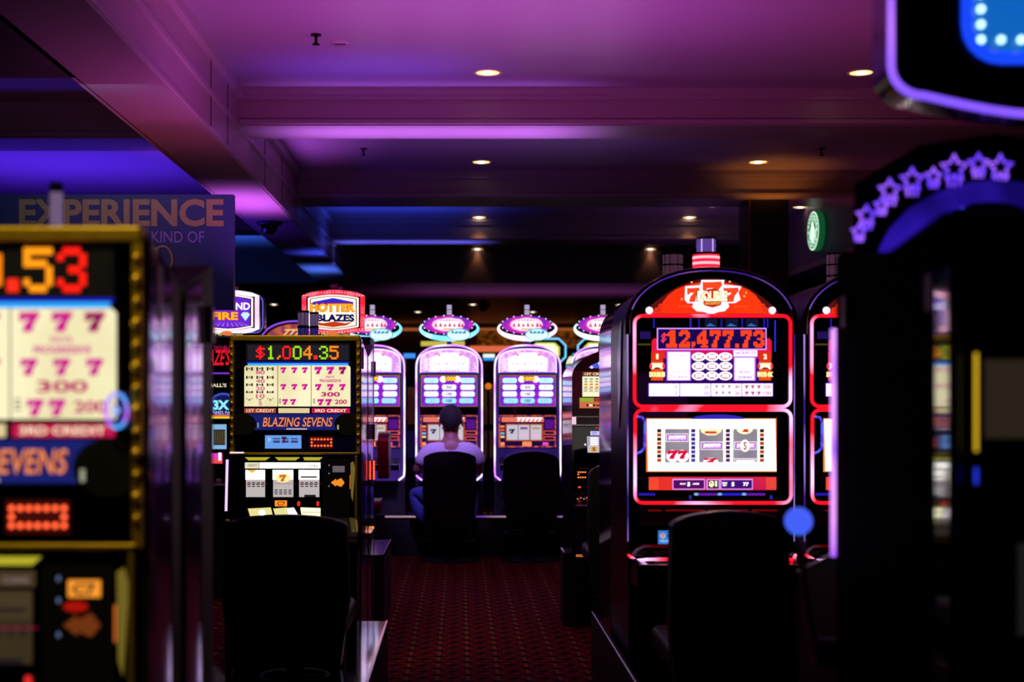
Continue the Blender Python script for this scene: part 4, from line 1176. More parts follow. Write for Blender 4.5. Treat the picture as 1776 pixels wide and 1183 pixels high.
    q = MB(cx, s, -0.003)
    q.R(1004, 812, 1060, 813.3, 1, pb('dull_brass', (150, 110, 70), 0.3, 1.0))
    for a, b_ in ((1003, 819), (1007, 819), (1011, 819), (1015, 819), (1003, 823), (1003, 828), (1007, 828), (1011, 828), (1015, 828)): q.E(a, b_, 1.7, 1.4, 1, em((255, 130, 60), 1.3), 8)
    q.E(1005, 845, 3, 1.8, 1, em((240, 70, 40), 1.0), 8)
    q.build('led_meter', t_)
    q = MB(cx, s)
    for k in range(6): q.ball((-hw + 0.02 + k * 0.018, -0.16, q.Z(862) + 0.006 * (k % 2)), 0.006, em((190, 130, 110), 0.6), 5)
    q.build('deck_buttons', t_)
    deck(t_, hw, -0.0, q.Z(858), 0.2, 0.05)
    q = MB(); q.box(-hw + 0.02, hw - 0.02, -0.04, 0.0, 0.1, 0.7, MATTE); q.build('belly_door', t_, 0.01)
    q = MB(cx, s)
    candle(t_, q.X(1059), 0.12, q.Z(613), 0.02, [(0.075, ROSEPLASTIC), (0.045, ROSEPLASTIC)]); candle(t_, q.X(1046), 0.1, q.Z(618), 0.018, [(0.045, ROSEPLASTIC), (0.035, ROSEPLASTIC)])
    return t_


D1 = five('black arched machine with blue five symbol arch and cream pay table', ((1080 - CX) / 292.7, 8.2, 0))


# ---- type E : machines with hexagonal bulb signs ---------------------------
def hexmachine(label, loc, sign):
    t_ = thing('slot_machine', label, 'slot machine', loc, 0)
    s = 266.7; cx = 577.0
    q = MB(cx, s)
    q.box(-0.3, 0.245, 0.0, 0.4, 0.0, q.Z(584), MATTE); q.build('cabinet', t_, 0.01)
    q = MB(cx, s)
    zc = q.Z(541)
    def hexo(sx_, sz_):
        o = []
        hx, hz = 0.197 * sx_, 0.137 * sz_
        top = [(-hx + 2 * hx * i / 10, hz * (0.82 + 0.18 * math.sin(PI * i / 10))) for i in range(11)]
        for a, b_ in top[::-1]: o.append((a, b_))
        o += [(-hx * 1.0, 0.0)] if False else []
        for a, b_ in top: o.append((a, -b_))
        return o
    outl = hexo(1, 1)
    q.prism([(a, zc + b_) for a, b_ in outl], 0.05, 0.17, BLK); q.build('sign_body', t_, 0.01)
    q = MB(cx, s)
    if sign == 'hot': BUL = em2('red_bulb_border', (255, 30, 60), (255, 90, 110), 1.15, 22, 0.4, 0.6, True)
    else: BUL = em2('violet_pink_bulb_border', (235, 225, 255), (255, 110, 160), 1.3, 3, 0.4, 0.6, True)
    q.tube([(a * 0.97, 0.045, zc + b_ * 0.96) for a, b_ in outl], 0.015, BUL, True, 8)
    for i in range(44):
        u = i / 44 * len(outl); a0 = outl[int(u) % len(outl)]; a1 = outl[(int(u) + 1) % len(outl)]; f_ = u - int(u)
        q.ball(((a0[0] * (1 - f_) + a1[0] * f_) * 0.97, 0.034, zc + (a0[1] * (1 - f_) + a1[1] * f_) * 0.96), 0.0052, em((255, 170, 180) if sign == 'hot' else (255, 225, 255), 1.8), 4)
    q.build('bulb_border', t_)
    q = MB(cx, s, 0.045)
    sc = lambda f_, layer, mt: q.poly([(cx + a * f_ * s, 541 - b_ * f_ * s) for a, b_ in outl], layer, mt)
    sc(0.87, 1, BLK); sc(0.84, 2, em((255, 235, 225), 1.4)); sc(0.78, 3, BLK)
    if sign == 'hot':
        sc(0.745, 4, em((255, 245, 215), 1.3))
        q.poly([(541, 523), (577, 516), (612, 523), (612, 528), (541, 528)], 5, em((60, 40, 215), 0.9))
        q.poly([(542, 557), (560, 560), (577, 557), (598, 560), (612, 557), (600, 564), (577, 567), (553, 564)], 5, em((205, 60, 25), 0.95))
        q.T('HOTTER', 536, 524.5, 616, 541, 6, em((200, 30, 20), 0.8), 0.08); q.T('HOTTER', 537, 526, 615, 540, 7, em((255, 165, 30), 1.2), 0.04)
        q.T('BLAZES', 548, 544.5, 614, 557.5, 7, em((20, 16, 120), 0.5), 0.06)
    else:
        sc(0.745, 4, em((110, 40, 220), 0.95))
        q.T('DIAMOND', 537, 524, 616, 537, 6, em((240, 235, 255), 1.3), 0.03)
        q.T('FIRE', 548, 540, 596, 555, 6, em((230, 70, 20), 0.9), 0.07); q.T('FIRE', 549, 541, 595, 554, 7, em((255, 180, 30), 1.2), 0.03)
        q.poly([(600, 545), (604, 541), (612, 541), (616, 545), (608, 556)], 6, em((190, 225, 250), 1.2))
        for k in range(9): q.poly([(577 + (k - 4) * 5, 557), (577 + (k - 4) * 9 - 1.5, 565), (577 + (k - 4) * 9 + 1.5, 565)], 5, em((190, 120, 255), 1.0))
    q.build('sign_face', t_)
    q = MB(cx, s, 0.0)
    q.R(547, 578, 607, 582.5, 1, em((30, 20, 20), 0.4)); q.T('7 Pays' if sign == 'hot' else '7 Pays', 549, 577.5, 575, 582.5, 2, em((235, 220, 150), 1.0), 0.02, 0.3); q.T('5 Line Game', 576, 577.5, 605, 582.5, 2, em((235, 220, 150), 0.9), 0.0, 0.3)
    q.E(577, 578, 10, 4, 3, em((235, 120, 60), 1.0)); q.build('name_strip', t_)
    q = MB(cx, s); q.box(-0.03, 0.03, 0.07, 0.14, q.Z(584) - 0.002, q.Z(575), BLK); q.build('sign_post', t_)
    zt = zc + 0.133
    candle(t_, q.X(576), 0.11, zt - 0.003, 0.026, [(0.032, ROSEPLASTIC), (0.03, ROSEPLASTIC)]); candle(t_, q.X(587), 0.12, zt - 0.012, 0.02, [(0.028, ROSEPLASTIC), (0.028, ROSEPLASTIC)])
    # glasses below, measured where the left machine shows
    q = MB(cx, s, -0.003); ox = 577 - 393
    q.R(526, 586, 626, 660, 0, GLS); q.T("BLAZE'S", 530, 606, 584, 634, 1, em((225, 20, 40), 1.1), 0.02, 0.3); q.T('DOUBLE', 556, 600, 584, 607, 1, em((190, 30, 90), 0.8)); q.R(545, 646, 582, 649, 1, em((130, 50, 210), 0.9))
    q.build('upper_glass', t_)
    q = MB(cx, s, -0.003)
    q.R(526, 661, 628, 800, 0, GLS); q.T("FIREBALL'S", 528, 665, 577, 671.5, 1, em((230, 215, 180), 1.0), 0.03)
    q.E(571, 702, 24, 21, 1, em((60, 80, 190), 0.9)); q.E(571, 702, 20, 17, 2, em((25, 25, 100), 0.8)); q.T('3X', 553, 694, 582, 711, 3, em((130, 225, 235), 1.2), 0.05); q.T('TIMES PAY', 552, 713, 588, 719, 3, em((200, 200, 240), 1.0), 0.0)
    q.R(548, 720, 628, 725, 2, em((240, 120, 20), 1.0)); q.R(548, 723, 628, 726, 3, em((250, 210, 60), 1.0))
    q.R(551, 736, 577, 779, 1, em((140, 190, 235), 0.9)); q.R(554, 745, 575, 772, 2, em((25, 22, 45), 0.6))
    for k in range(7): q.R(555 + k * 3, 747, 556 + k * 3, 770, 3, em((150, 130, 60), 0.6))
    q.R(549, 786, 570, 796, 1, em((225, 60, 200), 1.0)); q.R(549, 796, 570, 804, 1, em((250, 70, 90), 1.0)); q.R(563, 785, 568, 799, 2, em((255, 235, 255), 1.3))
    q.build('pay_table_glass', t_)
    deck(t_, 0.24, -0.0, 0.8, 0.2, 0.05)
    return t_


HEX1 = hexmachine('machine with rounded sign reading HOTTER BLAZES in a red bulb border', ((577 - CX) / 266.7, 9.0, 0), 'hot')
HEX2 = hexmachine('machine with violet sign reading DIAMOND FIRE beside the hanging board', ((393 - CX) / 266.7, 9.0, 0), 'dia')
# a darker twin sign plate seen behind the diamond sign
bs = thing('light_box', 'dark blue edged sign box just behind the diamond fire sign', 'sign', ((406 - CX) / F * 9.6, 9.6, 1.88))
q = MB(); q.prism([(a, b_) for a, b_ in rrect(-0.21, 0.21, -0.13, 0.15, 0.06)], 0, 0.1, BLK); q.build('sign_body', bs)
q = MB(); q.tube([(a, -0.006, b_) for a, b_ in rrect(-0.2, 0.2, -0.12, 0.14, 0.05)], 0.004, em((110, 110, 235), 0.9), True, 6); q.build('rim_light', bs)
q = MB(); q.box(-0.02, 0.02, 0.02, 0.08, -1.88, -0.12, MATTE); q.box(-0.14, 0.14, -0.05, 0.15, -1.88, -1.86, MATTE); q.build('post', bs)
# orange domed machine between the two signs
dm = thing('slot_machine', 'machine with a glowing orange dome seen between the two bulb signs', 'slot machine', ((512 - CX) / F * 10.7, 10.7, 0))
q = MB(512, F / 10.7)
q.box(-0.28, 0.28, 0, 0.5, 0, 1.76, MATTE); q.build('cabinet', dm, 0.01)
q = MB(512, F / 10.7); q.prism([(-0.26, 1.76), (0.26, 1.76)] + sup(0, 1.76, 0.26, 0.14, 2.0), 0.02, 0.2, BLK); q.build('dome_body', dm)
q = MB(512, F / 10.7, 0.018); z0 = HY - (1.76 - EYE) * F / 10.7
q.poly([(512 + 52 * math.cos(PI * i / 16), z0 - 27 * math.sin(PI * i / 16)) for i in range(17)], 1, em2('orange_dome_glass', (225, 110, 60), (150, 60, 90), 0.85, 14, 0.4, 0.6, False))
q.T('7777', 490, z0 - 18, 534, z0 - 6, 2, em((255, 200, 110), 1.0), 0.03, 0.3)
q.build('dome_glass', dm)
q = MB(); q.tube([(a, 0.012, b_) for a, b_ in sup(0, 1.76, 0.262, 0.142, 2.0)], 0.007, em((140, 80, 235), 1.0), k=8); q.build('dome_neon', dm)


# ---- near right island ------------------------------------------------------
RX0, RW = 0.75, 0.6
R1 = thing('slot_machine', 'dark foreground cabinet at the right edge with a mirror strip on its corner', 'slot machine', (RX0 + RW / 2, 2.115, 0), 0)
q = MB(); q.prismx([(0.0, 0.0), (0.0, 1.58), (0.03, 1.59), (0.32, 1.555), (0.32, 0.0)][::-1], -0.3, 0.3, DARKLAM); q.build('cabinet', R1, 0.003)
q = MB(); q.box(-0.3035, -0.3005, 0.0, 0.06, 0.1, 1.5, MIRROR); q.build('corner_mirror', R1)
q = MB(); q.box(-0.305, -0.3, 0.075, 0.105, 1.44, 1.50, LILAC); q.build('hinge_plate', R1, 0.002)
q = MB(0, 1, -0.002)
q.box(-0.262, 0.262, -0.004, 0.0, 0.85, 1.5, GLS); q.build('front_glass', R1)
q = MB(); q.box(-0.264, -0.2615, -0.008, 0.0, 1.22, 1.37, em((235, 190, 40), 0.9)); q.box(-0.264, -0.2615, -0.008, 0.0, 1.17, 1.195, em((40, 60, 240), 0.9)); q.build('edge_glow', R1)
q = MB(); q.box(-0.25, 0.25, -0.006, -0.003, 1.24, 1.36, em((120, 100, 80), 0.12)); q.build('pay_table_glass', R1)
q = MB(); q.tube([(-0.289, -0.004, 0.2), (-0.289, -0.004, 1.45)], 0.0025, pb('bluish_trim', (120, 140, 220), 0.25, 0.9), k=6); q.build('corner_trim', R1)

q = MB(0, 1, -0.004)
for k in range(3): q.box(-0.20 + k * 0.14, -0.08 + k * 0.14, -0.007, -0.004, 0.94, 1.08, em((90, 85, 80), 0.1))
q.build('reel_window', R1)
q = MB(); q.prismx([(-0.16, 0.60), (-0.16, 0.675), (0.0, 0.755), (0.0, 0.62)][::-1], -0.3, 0.3, DARKLAM); q.build('button_deck', R1)
R1b = thing('slot_machine', 'dark foreground cabinet facing away, topped by a violet arch of stars', 'slot machine', (RX0 + RW / 2, 2.76, 0), PI)
q = MB(); q.prismx([(0.0, 0.0), (0.0, 1.58), (0.03, 1.59), (0.32, 1.555), (0.32, 0.0)][::-1], -0.3, 0.3, DARKLAM); q.build('cabinet', R1b, 0.003)
q = MB(); q.box(0.3, 0.305, 0.05, 0.08, 1.44, 1.50, LILAC); q.build('hinge_plate', R1b, 0.002)
VN = em2('violet_edge_neon', (150, 70, 255), (225, 150, 255), 1.3, 8, 0.4, 0.6)
q = MB(); q.tube([(0.3035, -0.006, 0.985), (0.3035, -0.006, 1.44)], 0.0062, VN, k=8); q.build('edge_neon', R1b)
q = MB(); q.box(-0.25, 0.25, -0.004, 0.0, 0.9, 1.45, em((130, 50, 170), 0.7, True)); q.build('front_screen', R1b)
q = MB(); q.prismx([(-0.30, 0.5), (-0.30, 0.915), (-0.02, 0.985), (0.0, 0.985), (0.0, 0.3)][::-1], -0.3, 0.3, pb('violet_black_plastic', (30, 14, 60), 0.3)); dk_ = q.build('button_deck', R1b, 0.004)
q = MB(); q.tube([(0.302, -0.30, 0.917), (0.302, -0.02, 0.987)], 0.004, CHROME, k=6); q.build('chrome_edge', dk_)
# lever with blue ball
q = MB()
q.tube([(0.335, -0.02, 0.79), (0.36, 0.0, 0.9), (0.378, 0.02, 1.045)], [0.010, 0.008, 0.0065], pb('worn_brass', (225, 190, 150), 0.4, 0.4), k=10)
q.lathe([(0.028, 0), (0.028, 0.04)], (0.30, -0.02, 0.79), BLK, 18, 'x')
lv = q.build('pull_handle', R1b)
q = MB(); q.ball((0.38, 0.02, 1.058), 0.0275, em2('blue_lit_ball', (35, 120, 255), (70, 100, 255), 0.95, 8, 0.4, 0.6), 10); q.build('ball_knob', lv)
# star arch
q = MB(); zA = 1.575
bd_ = lambda px, py, yy=2.75: (-((px - CX) / F * yy - 1.05), EYE - (py - HY) / F * yy)
left = [(1484, 440), (1484, 318), (1590, 254), (1722, 236)]
hood = [bd_(*p) for p in left] + [bd_(2 * 1722 - p[0], p[1]) for p in left[::-1]]
q.prism(hood, 0.002, 0.03, DARKLAM); q.build('topper_board', R1b)
q = MB()
outer = [(1520, 472), (1528, 430), (1545, 396), (1580, 360), (1625, 334), (1680, 318), (1722, 314)]
inner_ = [(1562, 472), (1565, 445), (1580, 420), (1606, 394), (1645, 368), (1690, 352), (1722, 350)]
mir = lambda L: L + [(2 * 1722 - a, b_) for a, b_ in L[-2::-1]]
O_, I_ = mir(outer), mir(inner_)
BB = em2('deep_blue_band_glass', (24, 12, 120), (60, 30, 220), 0.6, 7, 0.4, 0.65)
for i in range(len(O_) - 1):
    q.prism([bd_(*O_[i], 2.70), bd_(*O_[i + 1], 2.70), bd_(*I_[i + 1], 2.70), bd_(*I_[i], 2.70)], 0.05, 0.075, BB)
q.build('arch_band', R1b)


def star(q, cx_, cz_, r, y_, mt, th=0.0032, stripes=True):
    pts = []
    for i in range(10):
        a = PI / 2 + i * PI / 5; rr_ = r if i % 2 == 0 else r * 0.48
        pts.append((cx_ + rr_ * math.cos(a), y_, cz_ + rr_ * math.sin(a)))
    q.tube(pts, th, mt, True, 6)
    if stripes:
        for k in (-1, 0, 1):
            q.tube([(cx_ + k * r * 0.4, y_, cz_ - r * 0.6), (cx_ + k * r * 0.4, y_, cz_ - r * 1.35)], th * 0.8, mt, k=6)


STN = em2('star_neon', (105, 60, 255), (150, 90, 255), 1.25, 30, 0.4, 0.6)
YS = 2.70; ss = F / YS
for (px, py, r) in ((1490, 402, 13), (1503, 374, 18), (1529, 356, 13), (1543, 330, 20), (1582, 312, 21), (1619, 306, 15), (1655, 292, 24), (1697, 284, 18), (1735, 290, 22)):
    q = MB(); xw = (px - CX) / ss; zw = EYE - (py - HY) / ss
    star(q, -(xw - (RX0 + RW / 2)), zw, r / ss, 0.06, STN)
    o = q.build('neon_star', R1b)
q = MB(); q.tube([(-( (1668 - CX) / ss - 1.05), 0.05, EYE + (HY - 358) / ss), (-((1690 - CX) / ss - 1.05), 0.05, EYE + (HY - 318) / ss)], 0.007, em((70, 70, 255), 1.0), k=8); q.build('neon_bar', R1b)
q = MB(); q.ball((-((1579 - CX) / ss - 1.05), 0.1, 1.60), 0.007, em((80, 60, 255), 1.1), 6); q.box(-((1579 - CX) / ss - 1.05) - 0.004, -((1579 - CX) / ss - 1.05) + 0.004, 0.095, 0.105, 1.56, 1.6, MATTE); q.build('status_light', R1b)
# big black sign above the star arch
sg = thing('hanging_sign', 'large black sign outlined in violet neon at the upper right corner', 'sign', (1.08, 2.5, 1.74))
hwS = 1.08 - (1543 - CX) / F * 2.5
def shield(k=1.0, dz=0.0):
    a = hwS * k; o = []
    o += [(a, 0.66), (-a, 0.66)]
    rz = 0.06 * k
    for i in range(7):
        t2 = PI + PI / 2 * i / 6
        o.append((-a + rz + rz * math.cos(t2), 0.100 + rz + rz * math.sin(t2) * 0.9))
    for i in range(1, 12):
        u = i / 12; o.append((-a + rz + (2 * a - 2 * rz) * u, 0.106 - 0.036 * math.sin(PI * u)))
    for i in range(7):
        t2 = 1.5 * PI + PI / 2 * i / 6
        o.append((a - rz + rz * math.cos(t2), 0.100 + rz + rz * math.sin(t2) * 0.9))
    return o
q = MB(); sh = shield(); q.prism([(a * 0.985, b_ + 0.004) for a, b_ in sh][::-1][::-1], 0.0, 0.12, BLK); q.build('sign_body', sg)
q = MB(); q.tube([(a, -0.008, b_) for a, b_ in sh], 0.0075, em2('violet_sign_neon', (130, 85, 255), (180, 110, 255), 1.25, 5, 0.4, 0.6), True, 8); q.build('neon_outline', sg)
q = MB(); inner = rrect(-0.165, 0.165, 0.175, 0.56, 0.06)
q.tube([(a, -0.006, b_) for a, b_ in inner], 0.012, em((20, 70, 255), 1.1), True, 8)
q.build('bulb_border', sg)
q = MB(); q.prism([(a * 0.93, 0.3675 + (b_ - 0.3675) * 0.93) for a, b_ in inner], -0.006, 0.002, em((15, 110, 210), 0.8)); q.build('lit_panel', sg)
for kx in range(9):
    for kz in range(12):
        if kx in (0, 8) or kz in (0, 11):
            q = MB(); q.ball((-0.145 + kx * 0.03625, -0.016, 0.205 + kz * 0.0275), 0.0075, em((190, 255, 255), 2.0), 5); q.build('bulb', sg)
q = MB(); q.tube([(0, 0.06, 0.62), (0, 0.06, 1.153)], 0.02, MATTE, k=10); q.build('hanging_pole', sg)

# ---- board on a post with writing --------------------------------------------
YB = 7.8; sb_ = F / YB
bd = thing('advertising_board', 'dark slate board with dim gold lettering behind the left machine', 'sign', ((215 - CX) / sb_, YB, 0))
SL = pb('slate_blue_board', (58, 62, 100), 0.5)
q = MB(215, sb_)
q.box(q.X(-20), q.X(405), 0, 0.06, q.Z(537), q.Z(337), SL); q.build('panel', bd, 0.003)
q = MB(215, sb_, -0.001)
GLD = pb('dim_gold_vinyl', (170, 150, 85), 0.5)
LTR = pb('dim_lilac_vinyl', (150, 125, 190), 0.5)
q.T('EXPERIENCE', 33, 345, 388, 393, 1, GLD, 0.035); q.build('heading', bd)
q = MB(215, sb_, -0.001); q.T('KIND OF', 263, 401, 354, 421, 1, LTR, 0.005)
q.build('second_line', bd)
q = MB(215, sb_, -0.001); q.tube([(q.X(282) + 0.055 * math.cos(PI * i / 12), -0.003, q.Z(450) + 0.075 * math.sin(PI * i / 12)) for i in range(24)], 0.006, GLD, True, 6); q.build('ring_emblem', bd)
q = MB(215, sb_); q.box(-0.05, 0.05, 0.01, 0.05, 0.0, q.Z(536), MATTE); q.build('post', bd)
q = MB(); q.box(-0.3, 0.3, -0.2, 0.2, 0.0, 0.03, MATTE); q.build('base', bd)
lamp('board_fill', 'AREA', (-2.0, 6.9, 2.8), 3.0, (150, 175, 255), 0.8, (math.radians(45), 0, 0), 0.2)  # unseen area lamp added to brighten the board

# ---- round green sign ----------------------------------------------------------
rs = thing('round_sign', 'round green and white lit sign seen edge on beside the pillar', 'sign', (3.70, 14.5, 3.06), math.radians(-88))
rs.scale = (1.1, 1.1, 1.1)
q = MB(); q.lathe([(0.185, -0.03), (0.19, -0.02), (0.19, 0.02), (0.185, 0.03)], (0, 0.03, 0), em((20, 90, 50), 0.7), 40, 'y'); q.build('sign_rim', rs)
q = MB(0, 1000.0, -0.002)
Zp = lambda z: HY - (z - EYE) * 1000
WG = em((215, 255, 225), 1.6); GG = em((10, 110, 60), 0.8)
zc = HY + EYE * 1000
q.E(0, zc, 183, 183, 1, WG, 40); q.E(0, zc, 172, 172, 2, GG, 40); q.E(0, zc, 120, 120, 3, WG, 40); q.E(0, zc, 113, 113, 4, GG, 40)
q.E(0, zc - 20, 36, 46, 5, WG, 20); q.poly([(-34, zc - 60), (-18, zc - 92), (0, zc - 76), (0, zc - 112), (18, zc - 92), (34, zc - 60)], 5, WG)
for sg_ in (-1, 1):
    for k in range(4): q.poly([(sg_ * (40 + k * 16), zc - 40 + k * 14), (sg_ * (48 + k * 16), zc - 46 + k * 14), (sg_ * (46 + k * 15), zc + 70), (sg_ * (38 + k * 14), zc + 80)], 5, WG)
q.poly([(-26, zc + 20), (26, zc + 20), (36, zc + 104), (-36, zc + 104)], 5, WG)
for k in range(2):
    a = PI * k
    q.T('*' , 140 * math.cos(a) - 14, zc - 14, 140 * math.cos(a) + 14, zc + 14, 4, WG, 0.02)
for i in range(9):
    a = PI * (1.12 + 0.76 * i / 8); q.R(145 * math.cos(a) - 9, zc + 145 * math.sin(a) - 11, 145 * math.cos(a) + 9, zc + 145 * math.sin(a) + 11, 4, WG)
for i in range(6):
    a = PI * (0.22 + 0.56 * i / 5); q.R(145 * math.cos(a) - 9, zc + 145 * math.sin(a) - 11, 145 * math.cos(a) + 9, zc + 145 * math.sin(a) + 11, 4, WG)
q.build('sign_face', rs)
q = MB(); q.box(-0.05, 0.05, 0.06, 0.078, -0.05, 0.05, BLK); q.build('bracket', rs)

# ---- background behind the far bank ----------------------------------------------
def bgp(px, py, Y): return ((px - CX) / F * Y, EYE - (py - HY) / F * Y)


AMB = em2('amber_mosaic_glass', (120, 60, 8), (40, 16, 6), 0.8, 9, 0.4, 0.62, False)
YW = 29.5
ap = thing('amber_wall_panel', 'long amber mosaic panel on the far wall between the oval signs', 'wall panel', (0, YW, 0))
q = MB(0, F / YW)
x0, z0 = bgp(828, 602, YW); x1, z1 = bgp(1065, 573, YW)
q.box(x0, x1, 0.0, 0.45, z0, z1, AMB); q.build('mosaic_glass', ap)
x0, z0 = bgp(600, 572, YW); x1, z1 = bgp(1000, 569, YW)
q = MB(); q.box(x0, x1, -0.02, 0.45, z0, z1, em((170, 90, 45), 0.8)); q.build('cornice_light', ap)
x0, z0 = bgp(815, 609, YW); x1, z1 = bgp(900, 600, YW)
q = MB(); q.box(x0, x1, -0.02, 0.45, z0, z1, em((235, 110, 70), 0.9)); q.build('orange_light', ap)
lb = thing('led_band', 'lit band of small coloured panels seen between the far machines', 'light', (0, 20, 0))
q = MB()
for (a, b_, c, d, cc, st) in ((700, 613, 720, 621, (60, 140, 245), 1.1), (838, 614, 858, 620, (235, 245, 225), 1.1), (838, 620, 858, 625, (50, 150, 230), 1.0), (730, 592, 806, 600, (215, 200, 80), 0.85), (630, 613, 640, 621, (60, 140, 245), 1.0)):
    x0, z0 = bgp(a, d, 20); x1, z1 = bgp(c, b_, 20); q.box(x0, x1, 0, 0.06, z0, z1, em(cc, st))
q.build('lit_panels', lb)
q = MB(); x0, z0 = bgp(625, 626, 20); x1, z1 = bgp(870, 611, 20); q.box(x0, x1, 0.06, 0.1, z0, z1, MATTE)
for px in (640, 708, 848): xx, _ = bgp(px, 600, 20); q.box(xx - 0.03, xx + 0.03, 0.06, 0.1, 0.0, z0 + 0.02, MATTE)
xx, zz = bgp(768, 592, 20); q.box(xx - 0.03, xx + 0.03, 0.06, 0.1, 0.0, zz, MATTE)
q.build('frame', lb)


def bgmachine(label, px, Y, w_, top, colr, c2, ztop=1.75, oct_=None):
    t_ = thing('slot_machine', label, 'slot machine', ((px - CX) / F * Y, Y, 0), 0, 'dim machines beyond the far bank')
    q = MB(); q.box(-w_ / 2, w_ / 2, 0, 0.5, 0, ztop, MATTE); q.build('cabinet', t_)
    q = MB(); q.box(-w_ / 2 + 0.04, w_ / 2 - 0.04, -0.004, 0, ztop - 0.5, ztop - 0.06, em2('bg_%s' % label[:14].replace(' ', '_'), colr, c2, 0.5, 6, 0.4, 0.6, False)); q.build('top_screen', t_)
    q = MB(); q.box(-w_ / 2 + 0.04, w_ / 2 - 0.04, -0.004, 0, ztop - 0.9, ztop - 0.58, em(c2, 0.35)); q.build('reel_window', t_)
    if oct_:
        q = MB(); zc_ = ztop + 0.14
        oc = [(0.21, 0.06), (0.14, 0.13), (-0.14, 0.13), (-0.21, 0.06), (-0.21, -0.06), (-0.14, -0.13), (0.14, -0.13), (0.21, -0.06)]
        q.prism([(a, zc_ + b_) for a, b_ in oc], 0.0, 0.12, BLK); q.build('sign_body', t_)
        q = MB(); q.tube([(a, -0.01, zc_ + b_) for a, b_ in oc], 0.011, em((110, 200, 250), 1.2, True), True, 8); q.build('sign_neon', t_)
        q = MB(); q.prism([(a * 0.62, zc_ + b_ * 0.6) for a, b_ in oc], -0.006, 0.0, em((240, 250, 200), 1.2)); q.prism([(a * 0.72, zc_ + b_ * 0.7) for a, b_ in oc], -0.004, 0.0, em((210, 215, 50), 1.0)); q.build('sign_face', t_)
    return t_


bgmachine('machine with a blue octagonal sign peeping above the third arch machine', 946, 14.5, 0.5, 0, (30, 20, 60), (20, 12, 30), 1.66, True)
bgmachine('machine with a blue octagonal sign behind the mint oval sign', 1037, 14.5, 0.5, 0, (40, 60, 160), (20, 30, 90), 1.66, True)
bgmachine('dim machine far behind, in the gap right of the person', 851, 16.5, 0.7, 0, (60, 26, 12), (70, 40, 14), 1.5)
bgmachine('dim machine far behind, in the gap left of the person', 706, 16.5, 0.7, 0, (90, 50, 50), (26, 20, 70), 1.5)
ob_ = thing('globe_lamp', 'small glowing orange globe in the gap between two arch machines', 'lamp', ((847 - CX) / F * 14, 14, 0))
q = MB(); q.ball((0, 0, EYE + 22 / F * 14), 0.034, em((230, 120, 20), 0.9, True), 8); q.build('globe', ob_)
q = MB(); q.tube([(0, 0, 0), (0, 0, EYE + 0.1)], 0.012, MATTE, k=8); q.lathe([(0.12, 0), (0.12, 0.02)], (0, 0, 0), MATTE); q.build('stem', ob_)


# ---- plinths -----------------------------------------------------------------------
def plinth(label, x0, x1, y0, y1, z, ex):
    q = MB(); q.box(x0, x1, y0, y1, 0, z - 0.006, MATTE); o = tag(q.build('machine_plinth'), label, 'plinth', 'low steel topped plinths')
    q = MB(); q.box(x0, x1, y0, y1, z - 0.006, z, PLATE)
    q.box(ex - 0.004, ex + 0.004, y0, y1, z - 0.02, z + 0.004, CHROME); q.build('steel_top', o)
    return o


plinth('steel topped plinth beside the chair of the $1,004.35 machine', -0.47, -0.325, 4.75, 6.23, 0.3, -0.33)
q = MB(); q.box(0.615, 0.635, 4.5, 6.5, 0.0, 0.298, MATTE); o = tag(q.build('footrest_rail'), 'thin footrest rail with a bright edge along the red neon machines', 'rail')
q = MB(); q.tube([(0.62, 4.5, 0.3), (0.62, 6.5, 0.3)], 0.004, CHROME, k=6); q.build('chrome_edge', o)
plinth('steel topped plinth in front of the machine with five symbols', 0.59, 1.4, 7.885, 8.155, 0.42, 0.595)
plinth('steel topped plinth at the end of the left island', -0.78, -0.43, 7.8, 8.65, 0.42, -0.433)
q = MB(); q.box(0.66, 1.3, 7.88, 7.884, 0.400, 0.414, em2('orange_blue_edge_strip', (200, 110, 60), (50, 60, 240), 0.7, 1.2, 0.45, 0.55, False)); o2 = q.build('edge_strip'); tag(o2, 'thin strip glowing orange to blue on the plinth of the five symbol machine', 'light')


